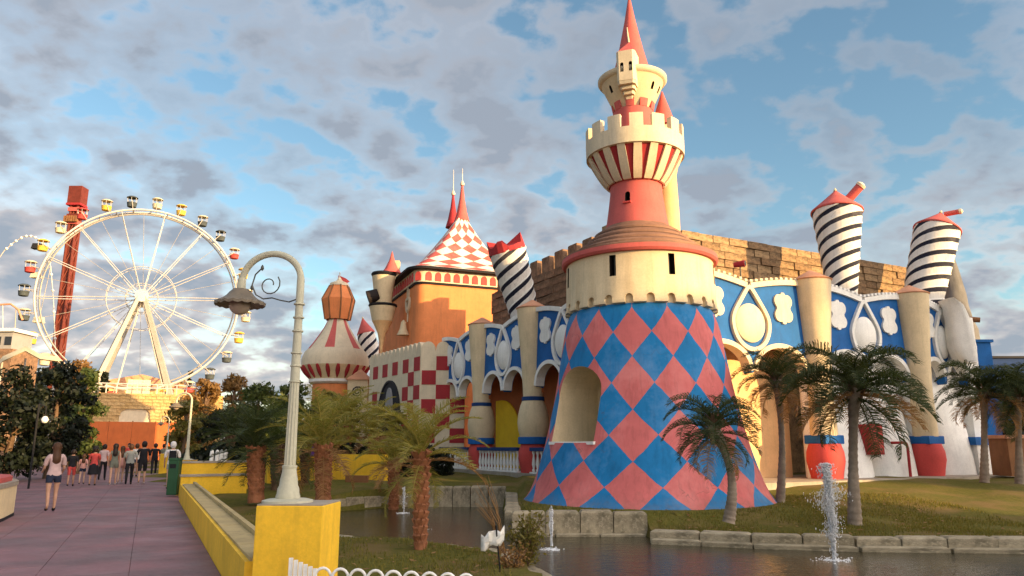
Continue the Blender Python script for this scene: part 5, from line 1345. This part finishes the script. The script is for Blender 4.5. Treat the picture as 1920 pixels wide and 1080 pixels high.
b_ = gland(1366, 980); palm('palm_tree', 'small leaning palm in front of the diamond painted tower', b_, P(1338, 800, b_.y), .98, ['leaf_palm', 'leaf_dry'], 32, rt=.075, seed=3, lean=.16)
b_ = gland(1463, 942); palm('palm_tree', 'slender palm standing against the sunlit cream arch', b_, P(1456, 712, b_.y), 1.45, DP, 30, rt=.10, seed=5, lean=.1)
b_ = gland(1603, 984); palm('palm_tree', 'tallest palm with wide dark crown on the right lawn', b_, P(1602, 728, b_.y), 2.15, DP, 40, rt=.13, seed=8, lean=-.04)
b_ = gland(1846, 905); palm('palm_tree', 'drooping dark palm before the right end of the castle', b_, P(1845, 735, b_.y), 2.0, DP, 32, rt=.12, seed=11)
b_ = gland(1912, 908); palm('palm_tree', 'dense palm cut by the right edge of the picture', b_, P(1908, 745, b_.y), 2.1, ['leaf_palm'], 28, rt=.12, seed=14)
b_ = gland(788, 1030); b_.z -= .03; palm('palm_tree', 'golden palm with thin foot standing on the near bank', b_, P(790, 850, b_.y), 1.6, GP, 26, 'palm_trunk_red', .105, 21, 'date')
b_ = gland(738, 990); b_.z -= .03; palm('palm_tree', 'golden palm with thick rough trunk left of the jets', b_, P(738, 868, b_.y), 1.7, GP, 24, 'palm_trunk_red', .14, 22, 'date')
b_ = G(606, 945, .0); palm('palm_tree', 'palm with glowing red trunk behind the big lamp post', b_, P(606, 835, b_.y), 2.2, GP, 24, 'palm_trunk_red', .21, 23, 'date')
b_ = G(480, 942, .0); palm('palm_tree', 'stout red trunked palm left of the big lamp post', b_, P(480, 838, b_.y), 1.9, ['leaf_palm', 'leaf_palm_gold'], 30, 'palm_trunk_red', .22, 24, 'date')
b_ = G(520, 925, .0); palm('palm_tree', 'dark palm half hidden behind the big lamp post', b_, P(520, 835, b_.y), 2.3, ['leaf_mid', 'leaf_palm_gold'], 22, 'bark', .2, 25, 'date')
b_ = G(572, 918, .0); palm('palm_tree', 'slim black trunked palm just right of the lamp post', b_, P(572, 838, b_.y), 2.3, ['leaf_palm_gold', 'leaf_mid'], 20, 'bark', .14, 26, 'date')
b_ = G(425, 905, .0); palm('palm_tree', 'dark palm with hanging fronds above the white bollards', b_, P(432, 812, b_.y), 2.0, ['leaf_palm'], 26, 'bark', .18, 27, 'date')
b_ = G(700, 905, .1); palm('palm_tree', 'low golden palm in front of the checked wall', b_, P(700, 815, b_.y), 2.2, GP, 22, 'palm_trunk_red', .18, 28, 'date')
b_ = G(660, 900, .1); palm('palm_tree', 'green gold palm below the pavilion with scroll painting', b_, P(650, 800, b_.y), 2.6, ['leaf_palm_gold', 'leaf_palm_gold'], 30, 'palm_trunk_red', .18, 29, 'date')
def tree(name, label, base, top, rx, ry, mat, n=2600, leaf=.22, seed=1, trunk_h=.3, clumps=26, shape='round'):
    """tapered trunk with limbs; leaves gathered in clumps through the crown with gaps between them"""
    rs_ = np.random.RandomState(seed); r = random.Random(seed); base = Vector(base); H = top-base.z; t_ = thing(name, label, 'tree', tuple(base))
    cz0 = base.z+H*trunk_h; ch = top-cz0; q = MB(); rt = max(.06, H*.028)
    q.tube([base+Vector((0, 0, -.1)), base+Vector((r.uniform(-.1, .1), 0, H*.25)), base+Vector((r.uniform(-.2, .2), r.uniform(-.2, .2), H*.6)), base+Vector((0, 0, H*.9))], [rt*1.3, rt, rt*.6, rt*.15], 9)
    cen = []
    for k in range(clumps):
        u = r.random(); a = r.uniform(0, 2*PI)
        if shape == 'cone': z_ = u; rad = (1-u)*.95+.05
        elif shape == 'column': z_ = u; rad = math.sin(min(1, u*1.15+.12)*PI)**.6
        else: z_ = u; rad = math.sin(PI*(.12+.85*u))**.7
        k2 = rad*r.uniform(.35, .95) if shape != 'cone' else rad*r.uniform(.3, .9)
        c_ = Vector((base.x+rx*k2*math.cos(a), base.y+ry*k2*math.sin(a), cz0+ch*z_*.94)); cen.append((c_, r.uniform(.55, 1.1)))
        if k % 2 == 0: s0 = base+Vector((0, 0, lerp(H*trunk_h*.7, H*.8, u))); q.tube([s0, s0.lerp(c_, .5)+Vector((0, 0, .1)), c_], [rt*.35, rt*.22, rt*.08], 5)
    q.build('trunk', 'bark', t_, smooth=40)
    per_ = n//clumps; V = []; F = []
    cr_ = min(rx, ch*.5)*.42
    for c_, s_ in cen:
        d = rs_.normal(size=(per_, 3)); d /= np.linalg.norm(d, axis=1)[:, None]; rad = cr_*s_*rs_.uniform(.35, 1, per_)**.6
        pos = np.array(c_)+d*rad[:, None]*np.array((1, 1, .75))
        for i in range(per_):
            a = rs_.normal(size=3); a /= np.linalg.norm(a); b2 = np.cross(a, d[i]); b2 /= (np.linalg.norm(b2)+1e-6); l_ = leaf*rs_.uniform(.6, 1.3); o = len(V); p_ = pos[i]
            V += [tuple(p_-b2*l_*.3), tuple(p_+a*l_*.55), tuple(p_+b2*l_*.3), tuple(p_-a*l_*.55)]; F.append((o, o+1, o+2, o+3))
    m_ = MB(); m_.add(V, F); m_.build('crown', mat, t_); return t_
def tpx(name, label, px, ytop, Y, hw, mat, **k):
    a = P(px, 835, Y); top = Zat(ytop, Y); return tree(name, label, (a.x, Y, 0), top, hw/FPX*Y, hw/FPX*Y*.8, mat, **k)
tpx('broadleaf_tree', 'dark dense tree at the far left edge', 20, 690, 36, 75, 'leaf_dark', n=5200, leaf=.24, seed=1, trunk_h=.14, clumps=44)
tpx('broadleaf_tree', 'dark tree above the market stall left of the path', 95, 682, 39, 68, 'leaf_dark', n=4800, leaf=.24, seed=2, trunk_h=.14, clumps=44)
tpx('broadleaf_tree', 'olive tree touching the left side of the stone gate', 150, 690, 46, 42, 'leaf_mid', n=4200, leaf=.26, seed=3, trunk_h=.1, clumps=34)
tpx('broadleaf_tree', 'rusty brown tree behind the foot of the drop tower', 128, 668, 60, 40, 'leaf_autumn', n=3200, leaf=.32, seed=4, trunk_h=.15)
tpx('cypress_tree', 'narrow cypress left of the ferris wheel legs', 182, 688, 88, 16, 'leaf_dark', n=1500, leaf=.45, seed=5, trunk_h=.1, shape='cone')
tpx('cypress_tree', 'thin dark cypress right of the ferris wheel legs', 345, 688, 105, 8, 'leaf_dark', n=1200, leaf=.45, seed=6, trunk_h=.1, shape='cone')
tpx('broadleaf_tree', 'bronze leaved tree right of the ferris wheel', 380, 700, 85, 38, 'leaf_autumn', n=3600, leaf=.42, seed=7, trunk_h=.1, clumps=30)
tpx('broadleaf_tree', 'golden olive tree just right of the stone gate', 345, 752, 58, 45, 'leaf_olive', n=4200, leaf=.34, seed=8, trunk_h=.06, clumps=34)
tpx('broadleaf_tree', 'dark bronze tree under the last gondolas', 432, 700, 70, 36, 'leaf_autumn', n=3200, leaf=.36, seed=9, trunk_h=.1)
tpx('broadleaf_tree', 'green tree with rounded top left of the big lamp post', 480, 716, 52, 55, 'leaf_mid', n=5200, leaf=.28, seed=10, trunk_h=.08, clumps=40)
tpx('broadleaf_tree', 'bright green tree right behind the big lamp post', 540, 708, 48, 48, 'leaf_mid', n=5000, leaf=.26, seed=11, trunk_h=.08, clumps=40)
tpx('broadleaf_tree', 'olive gold tree under the pavilion with bell roof', 615, 738, 46, 52, 'leaf_olive', n=5200, leaf=.25, seed=12, trunk_h=.06, clumps=40)
tpx('broadleaf_tree', 'low dark green tree behind the white bollards', 420, 770, 40, 55, 'leaf_dark', n=4400, leaf=.22, seed=13, trunk_h=.06, clumps=34)
tpx('broadleaf_tree', 'low olive shrub tree in front of the checked wall', 740, 768, 39, 48, 'leaf_olive', n=4600, leaf=.20, seed=14, trunk_h=.05, clumps=36)
tpx('broadleaf_tree', 'dark round tree at the right edge behind the palms', 1930, 700, 38, 55, 'leaf_dark', n=4600, leaf=.24, seed=15, trunk_h=.1, clumps=40)
for i, (px, yt, Y, hw, s_) in enumerate(((-60, 700, 75, 60, 50), (40, 705, 85, 60, 51), (330, 715, 120, 50, 52), (520, 740, 80, 60, 53), (650, 735, 90, 60, 54))):
    tpx('broadleaf_tree', ['grey green', 'hazy dark', 'distant bronze', 'distant plain green', 'pale distant'][i]+' tree far behind, '+['past the left edge', 'below the tent canopy', 'behind the gate at right', 'beyond the lamp post', 'beyond the pavilion'][i], px, yt, Y, hw, ['leaf_dark', 'leaf_dark', 'leaf_autumn', 'leaf_mid', 'leaf_olive'][i], n=2600, leaf=.5, seed=s_, trunk_h=.05, clumps=26)
# hedge at the far end of the garden
hm = MB(); rs_ = np.random.RandomState(9); V = []; F = []
for i in range(6500):
    px = rs_.uniform(330, 850); Y = rs_.uniform(33.5, 35) if px > 560 else rs_.uniform(33, 35); a = P(px, 835, Y); z_ = rs_.uniform(.1, 1.5+.25*math.sin(px*.05)); p_ = np.array((a.x, Y, z_))
    u = rs_.normal(size=3); u /= np.linalg.norm(u); v_ = np.cross(u, rs_.normal(size=3)); v_ /= np.linalg.norm(v_); o = len(V); l_ = .13*rs_.uniform(.6, 1.4)
    V += [tuple(p_-v_*l_*.5), tuple(p_+u*l_), tuple(p_+v_*l_*.5), tuple(p_-u*l_)]; F.append((o, o+1, o+2, o+3))
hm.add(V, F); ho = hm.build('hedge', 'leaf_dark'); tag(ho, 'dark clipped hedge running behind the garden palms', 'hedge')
# bush and reeds on the pond edge
def bush(name, label, c_, rx, rz_, n, leaf, mat, seed, stems=10):
    r = random.Random(seed); t_ = thing(name, label, 'bush', (c_.x, c_.y, c_.z)); q = MB(); V = []; F = []
    for k in range(stems):
        a = r.uniform(0, 2*PI); e_ = c_+Vector((math.cos(a)*rx*r.uniform(.2, .9), math.sin(a)*rx*r.uniform(.2, .9), rz_*r.uniform(.6, 1))); m_ = c_.lerp(e_, .5)+Vector((0, 0, rz_*.12)); q.tube([c_, m_, e_], [.014, .01, .004], 5)
        for i in range(n//stems):
            f = r.uniform(.2, 1); p_ = (c_.lerp(m_, f*2) if f < .5 else m_.lerp(e_, f*2-1))+Vector((r.gauss(0, .07), r.gauss(0, .07), r.gauss(0, .06))); u = Vector((r.gauss(0, 1), r.gauss(0, 1), r.gauss(.3, .8))).normalized(); s_ = u.cross(Vector((r.gauss(0, 1), r.gauss(0, 1), r.gauss(0, 1)))).normalized(); l_ = leaf*r.uniform(.6, 1.3); o = len(V)
            V += [p_, p_+u*l_*.5+s_*l_*.2, p_+u*l_, p_+u*l_*.5-s_*l_*.2]; F.append((o, o+1, o+2, o+3))
    q.build('stems', 'bark', t_); MB().add(V, F).build('leaves', mat, t_); return t_
bush('bush', 'yellow green leafy bush at the water edge below the jet', G(985, 1075, -.42), .38, .95, 1500, .085, 'leaf_olive', 3, 26)
bush('bush', 'small dry tuft on the dark stone beside the white cloth', G(965, 1085, -.42), .3, .5, 500, .07, 'leaf_dry', 4, 14)
t_ = thing('reed_grass', 'tall golden reed plume leaning over the pool', 'reed', tuple(G(945, 1050, -.42))); r = random.Random(6); g0 = G(945, 1050, -.42)
for k in range(16):
    e_ = P(905+r.uniform(-14, 20), 915+r.uniform(-25, 55), g0.y+r.uniform(-.2, .2)); m_ = g0.lerp(e_, .55)+Vector((.05, 0, .12)); MB().tube([g0+Vector((r.uniform(-.08, .08), 0, 0)), m_, e_, e_+Vector((-.08, 0, -.06))], [.008, .007, .004, .002], 4).build('blade', 'leaf_dry', t_)
# ================================================================== FOUNTAINS
m, t, b = base_mat('jet_water')
b.inputs['Base Color'].default_value = (.86, .88, .90, 1); b.inputs['Roughness'].default_value = .25; b.inputs['Transmission Weight'].default_value = .25; b.inputs['IOR'].default_value = 1.33
trp = nd(t, 'ShaderNodeBsdfTransparent'); mx = nd(t, 'ShaderNodeMixShader'); cc_ = nd(t, 'ShaderNodeTexCoord')
mpj = nd(t, 'ShaderNodeMapping'); mpj.inputs['Scale'].default_value = (14, 14, 3); t.links.new(cc_.outputs['Object'], mpj.inputs[0])
t.links.new(ramp(t, noise(t, mpj.outputs[0], 2.2, 5, .7), [(.36, .12), (.62, .85)]), mx.inputs[0]); t.links.new(trp.outputs[0], mx.inputs[1]); t.links.new(b.outputs[0], mx.inputs[2]); t.links.new(mx.outputs[0], t.nodes['Material Output'].inputs[0]); MATS['jet_water'] = m
paint('foam', (.75, .76, .76), rough=.35, dirt=0)
def jet(label, base, h, w_, n, seed, spread=.35):
    r = random.Random(seed); t_ = thing('fountain_jet', label, 'fountain', tuple(base), 'fountain jets'); q = MB()
    for k in range(7):
        a = r.uniform(0, 2*PI); pts = []; 
        for i in range(9): f = i/8; pts.append(base+Vector((math.cos(a)*w_*(.15+.5*f)+r.gauss(0, w_*.12), math.sin(a)*w_*(.15+.5*f)+r.gauss(0, w_*.12), h*f*(1-.08*r.random()))))
        q.tube(pts, [w_*(.22+.14*math.sin(i*1.9+k*2.2)) for i in range(8)]+[w_*.08], 7)
    q.build('column', 'jet_water', t_, smooth=60)
    q = MB()
    for k in range(n):
        f = r.random()**.8; side = r.uniform(0, 2*PI)+2.5*f; out = abs(r.gauss(0, 1))*w_*spread*(.5+3.2*math.sin(PI*min(1, 1.12-f))**1.2*(.55+.45*math.sin(f*17+3*math.cos(side)))); z_ = h*f*1.03
        p_ = base+Vector((math.cos(side)*out, math.sin(side)*out, max(.02, z_))); s_ = r.uniform(.002, .0085)*(1+h*.3); st = r.uniform(1, 3.2)
        q.add([p_+Vector((s_, 0, 0)), p_+Vector((-s_*.5, s_*.87, 0)), p_+Vector((-s_*.5, -s_*.87, 0)), p_+Vector((0, 0, s_*st)), p_+Vector((0, 0, -s_*st))], [(0, 1, 3), (1, 2, 3), (2, 0, 3), (1, 0, 4), (2, 1, 4), (0, 2, 4)])
    q.build('droplets', 'foam', t_, smooth=180)['kind'] = 'stuff'
    q = MB()
    for k in range(150):
        a = r.uniform(0, 2*PI); d = w_*abs(r.gauss(0, 2.2)); s_ = r.uniform(.006, .022); c_ = base+Vector((math.cos(a)*d, math.sin(a)*d*1.2, .004)); q.lathe([(s_, -.004), (s_*.7, s_*.28), (.001, s_*.36)], 7, c_)
    q.build('splash', 'foam', t_, smooth=60)['kind'] = 'stuff'
jet('largest bright jet spraying in front of the tallest palm', G(1565, 1050, WZ), 1.75, .085, 5200, 1, .6)
jet('single low jet before the stone wall under the tower', G(1034, 1030, WZ), .85, .055, 420, 2, .15)
jet('left one of two jets in the pool behind the palms', G(757, 962, WZ), .80, .05, 500, 3, .5)
jet('right one of two jets in the pool behind the palms', G(792, 992, WZ), .62, .035, 300, 4, .4)
# ================================================================== PEOPLE
def person(label, px, py, h, yaw, top, legs, skin=0, hair='hair_dark', long_hair=False, bottom='shorts', sleeve='short', stride=.28, arms=(.25, -.25), shoes='cloth_black', hat=None, bag=None, elbow=.35, seed=1, female=True, Y=None):
    """walking figure: one skinned body, clothes cut from its own surface; local +Y is forward"""
    loc = G(px, py, 0) if Y is None else Vector((P(px, py, Y).x, Y, 0))
    t_ = local_thing('person', label, 'person', tuple(loc), 'people on the promenade', yaw); s = h/1.7
    sh = .165 if female else .195; hp = .095
    J = []; E = []; Rd = []
    def j(p, r_, par=None):
        J.append(Vector(p)*s); Rd.append(r_*s)
        if par is not None: E.append((par, len(J)-1))
        return len(J)-1
    pel = j((0, 0, .93), (.135 if female else .13)); wa = j((0, .005, 1.08), .115 if female else .13, pel); chs = j((0, .0, 1.27), .13 if female else .15, wa); up = j((0, -.01, 1.40), .10, chs); nk = j((0, 0, 1.47), .052, up); hd_ = j((0, .015, 1.545), .078, nk); h2 = j((0, .02, 1.60), .092, hd_); h3 = j((0, .015, 1.66), .078, h2)
    for i, sg in enumerate((-1, 1)):
        st = stride*sg; lift = .06 if sg < 0 else 0
        hip = j((sg*hp, 0, .88), .098 if female else .092, pel); th = j((sg*hp, st*.30+.02, .68), .078, hip); kn = j((sg*hp, st*.55+.03, .48), .056, th); cf = j((sg*hp, st*.62-.03*(sg < 0), .34), .054, kn); an = j((sg*hp, st*.85-.06*(sg < 0), .085+lift), .036, cf); j((sg*hp*1.05, st*.85+.11-.05*(sg < 0), .035+lift*.4), .034, an)
        a_ = arms[i]; s1 = j((sg*(sh-.03), -.005, 1.385), .062, up); s2 = j((sg*(sh+.02), 0, 1.34), .052, s1); el = j((sg*(sh+.055), math.sin(a_)*.27, 1.345-.27*math.cos(a_)), .038, s2)
        w_ = a_+elbow; wr = j((sg*(sh+.05), math.sin(a_)*.27+math.sin(w_)*.24, 1.345-.27*math.cos(a_)-.24*math.cos(w_)), .026, el)
        hn = j((sg*(sh+.045), math.sin(a_)*.27+math.sin(w_)*.31, 1.345-.27*math.cos(a_)-.31*math.cos(w_)), .030, wr)
        for k in range(4): j((sg*(sh+.045), math.sin(a_)*.27+math.sin(w_)*(.385-.008*abs(k-1.5))+(k-1.5)*.018, 1.345-.27*math.cos(a_)-math.cos(w_)*(.385-.008*abs(k-1.5))), .0085, hn)
        j((sg*(sh+.02), math.sin(a_)*.27+math.sin(w_)*.33+.035, 1.345-.27*math.cos(a_)-.33*math.cos(w_)), .0095, hn)
    me = bpy.data.meshes.new('p'); me.from_pydata(J, E, []); ob = bpy.data.objects.new('tmp', me); COL.objects.link(ob)
    ob.modifiers.new('k', 'SKIN'); ob.modifiers.new('s', 'SUBSURF').levels = 2
    for v, r_ in zip(me.skin_vertices[0].data, Rd): v.radius = (r_, r_*.86)
    me.skin_vertices[0].data[0].use_root = True
    bpy.context.view_layer.update(); bm_ = bpy.data.meshes.new_from_object(ob.evaluated_get(bpy.context.evaluated_depsgraph_get())); bpy.data.objects.remove(ob)
    bm_.materials.clear(); bm_.materials.append(SKINC[skin]); bm_.polygons.foreach_set('use_smooth', [True]*len(bm_.polygons)); bm_.name = 'body'
    body = link('body', bm_, t_)
    V = [v.co.copy() for v in bm_.vertices]; N = [v.normal.copy() for v in bm_.vertices]
    def garment(name, mat, test, off_):
        fs = [p.vertices[:] for p in bm_.polygons if all(test(V[i]/s) for i in p.vertices)]
        if not fs: return
        ids = sorted({i for f in fs for i in f}); mp_ = {i: k for k, i in enumerate(ids)}
        MB().add([V[i]+N[i]*off_*s for i in ids], [tuple(mp_[i] for i in f) for f in fs]).build(name, mat, t_, smooth=80)
    arm = lambda v: abs(v.x) > sh-.01 and v.z < 1.42
    slz = 1.16 if sleeve == 'short' else (.6 if sleeve == 'long' else 1.45)
    garment('shirt', top, lambda v: .90 < v.z < 1.44 and (not arm(v) or v.z > slz), .020)
    lz = {'shorts': .72, 'long_shorts': .52, 'trousers': .09}.get(bottom, .74)
    garment('shorts' if 'short' in bottom else 'trousers', legs, lambda v: lz < v.z < 1.0 and not (abs(v.x) > sh and v.z > .7), .014)
    garment('shoe', shoes, lambda v: v.z < .10 and v.x < 0, .012); garment('shoe', shoes, lambda v: v.z < .10 and v.x > 0, .012)
    if bottom == 'skirt':
        q = MB(); n = 20; vs = []
        for z_, rx, ry in ((1.0, .145, .125), (.86, .185, .16), (.62, .215, .20), (.50, .225, .22)):
            for i in range(n): g = 2*PI*i/n; k = 1+.03*math.cos(6*g); vs.append(Vector((rx*k*math.cos(g), ry*k*math.sin(g)+.01, z_))*s)
        q.add(vs, [(a*n+i, a*n+(i+1) % n, (a+1)*n+(i+1) % n, (a+1)*n+i) for a in range(3) for i in range(n)]); q.build('skirt', legs, t_, smooth=70)
    # hair cap over the back and top of the head, longer at the back if asked
    q = MB(); n = 18; vs = []
    rows = [(1.755, .012), (1.745, .05), (1.71, .09), (1.65, .108), (1.59, .106), (1.54, .09)]+([(1.46, .10), (1.36, .12), (1.26, .115), (1.18, .08)] if long_hair else [(1.50, .06)])
    for z_, r_ in rows:
        for i in range(n):
            g = 2*PI*i/n; x_, y_ = math.cos(g), math.sin(g); ff = 1.0
            if y_ > .25 and z_ < 1.68: y_ = .25+.0*y_; ff = .96
            if z_ < 1.5: y_ = min(y_, -.05)*1.0-.25; 
            vs.append(Vector((x_*r_*ff, y_*r_*1.06+.0, z_))*s)
    q.add(vs, [(a*n+i, (a+1)*n+i, (a+1)*n+(i+1) % n, a*n+(i+1) % n) for a in range(len(rows)-1) for i in range(n)]+[tuple(range(n))]); q.build('hair', hair, t_, smooth=80)
    # face: nose, eyes, mouth, ears
    q = MB(); q.add([Vector(v_)*s for v_ in ((-.016, .108, 1.585), (.016, .108, 1.585), (0, .135, 1.59), (0, .105, 1.635))], [(0, 1, 2), (1, 3, 2), (3, 0, 2)]); q.build('nose', SKINC[skin], t_)
    for sg in (-1, 1):
        MB().lathe([(.001, -.011), (.011, 0), (.001, .011)], 8, Vector((sg*.035, .098, 1.63))*s).build('eye', 'black', t_, smooth=80); MB().lathe([(.001, -.032), (.02, 0), (.001, .032)], 8, Vector((sg*.098, .01, 1.61))*s).build('ear', SKINC[skin], t_, smooth=80)
    MB().box(Vector((0, .106, 1.555))*s, Vector((.04, .012, .010))*s).build('mouth', 'dark_red', t_)
    if hat: MB().lathe([(.19*s, 1.655*s), (.19*s, 1.67*s), (.115*s, 1.69*s), (.105*s, 1.78*s), (.02, 1.80*s)], 20).build('hat', hat, t_, smooth=40)
    if bag:
        q = MB(); q.box(Vector((0, -.20, 1.22))*s, Vector((.27, .15, .38))*s, taper=.88); q.build('backpack', bag, t_).modifiers.new('b', 'BEVEL').width = .04
        for sg in (-1, 1): MB().tube([Vector(v_)*s for v_ in ((sg*.10, -.15, 1.38), (sg*.105, -.02, 1.455), (sg*.105, .12, 1.36), (sg*.1, .1, 1.15))], .018, 6).build('strap', bag, t_, smooth=60)
    return t_
yw = PA
person('woman in pale top and black shorts walking nearest at left', 93, 960, 1.68, yw+.25, 'cloth_pattern', 'cloth_denim', 0, 'hair_brown', True, 'shorts', 'short', .10, (.35, .2), 'cloth_black', elbow=.9, seed=1)
person('person in black top and red shorts just ahead of the woman at left', 131, 912, 1.45, yw, 'cloth_black', 'cloth_red', 1, 'hair_dark', False, 'long_shorts', 'short', .2, seed=2)
person('person in wide dark hat, red shirt and black skirt', 172, 911, 1.55, yw, 'cloth_red', 'cloth_black', 1, 'hair_dark', False, 'skirt', 'short', .22, (.2, .5), hat='cloth_black', seed=3)
person('woman with long dark hair in olive grey top and shorts', 210, 910, 1.68, yw, 'cloth_olive', 'cloth_olive', 0, 'hair_dark', True, 'shorts', 'none', .2, shoes='cloth_white', seed=4)
person('woman in rose pink top close beside the long haired woman', 224, 907, 1.58, yw+.1, 'cloth_rose', 'cloth_rose', 2, 'hair_brown', True, 'shorts', 'none', .24, shoes='cloth_white', seed=5)
person('person in grey shirt and black trousers in the middle of the group', 240, 909, 1.66, yw, 'cloth_grey', 'cloth_black', 1, 'hair_brown', False, 'trousers', 'short', .22, seed=6, female=False)
person('man all in black with shorts at the right of the group', 264, 908, 1.78, yw, 'cloth_black', 'cloth_black', 0, 'hair_dark', False, 'long_shorts', 'short', .2, (.3, .35), 'cloth_white', seed=7, female=False)
person('person in dark clothes and white shoes walking ahead of the man in black', 287, 891, 1.72, yw, 'cloth_black', 'cloth_black', 1, 'hair_dark', False, 'trousers', 'short', .3, shoes='cloth_white', seed=8, female=False)
person('person in white cap and grey shirt with black backpack behind the bin', 319, 905, 1.75, yw, 'cloth_white', 'cloth_grey', 0, 'cloth_white', False, 'shorts', 'short', .2, bag='cloth_black', seed=9, female=False, Y=29.5)
person('far person in white shirt near the dark trees at left', 178, 884, 1.7, yw, 'cloth_white', 'cloth_denim', 2, 'hair_brown', False, 'trousers', 'short', .2, seed=10)
person('far person in red shirt before the orange hoarding', 238, 880, 1.75, yw+PI, 'cloth_red', 'cloth_black', 1, 'hair_dark', False, 'trousers', 'short', .2, seed=11, female=False)
person('far person in dark top under the small lamp', 303, 884, 1.7, yw+.6, 'cloth_olive', 'cloth_black', 1, 'hair_dark', False, 'trousers', 'short', .18, seed=12)
person('child in rose top beside the person in the wide hat', 152, 908, 1.25, yw, 'cloth_rose', 'cloth_denim', 2, 'hair_brown', True, 'shorts', 'short', .2, seed=13)
person('person in pale patterned shirt between the hat and the long hair', 190, 901, 1.66, yw-.1, 'cloth_pattern', 'cloth_black', 0, 'hair_dark', False, 'trousers', 'short', .25, seed=14)
person('person in white shirt and denim shorts ahead of the group', 252, 894, 1.70, yw+.1, 'cloth_white', 'cloth_denim', 1, 'hair_brown', False, 'shorts', 'short', .25, seed=15, female=False)
# ================================================================== ADDED BLOCKS OUT OF VIEW, sized and spaced to throw the long shade
def hall(name, label, q0, q1, dist, H, mat, dep=6):
    """an added shade block, built like a hall, square to the sun; q runs across the light, dist towards the sun"""
    az = Vector((SUN_AZ.x, SUN_AZ.y, 0)).normalized(); ac = Vector((-az.y, az.x, 0)); fr_ = frame(az*dist, ac, -az)
    c_ = fr_((q0+q1)/2, 0, 0); t_ = thing(name, label, 'building', (c_.x, c_.y, -.08))
    MB().box_fr(fr_, q0, q1, -.1, H, -dep, 0).build('wall', mat, t_)
    MB().box_fr(fr_, q0-.3, q1+.3, H+.001, H+.25, -dep-.3, .3).build('roof', 'roof_brown', t_)
    n = int((q1-q0)/3)
    for i in range(n):
        s_ = lerp(q0, q1, (i+.5)/n); MB().box_fr(fr_, s_-.7, s_+.7, 1.2, 3.4, .001, .06).build('window', 'glassy_dark', t_)
    return t_
hall('shade_block', 'long plain cream block added out of view to shade path and tower foot', -4, 25.0, 60, 17.4, 'cream')
hall('shade_block', 'tall plain pink block added out of view to shade the right wing', 30.0, 46, 60, 19.4, 'peach')
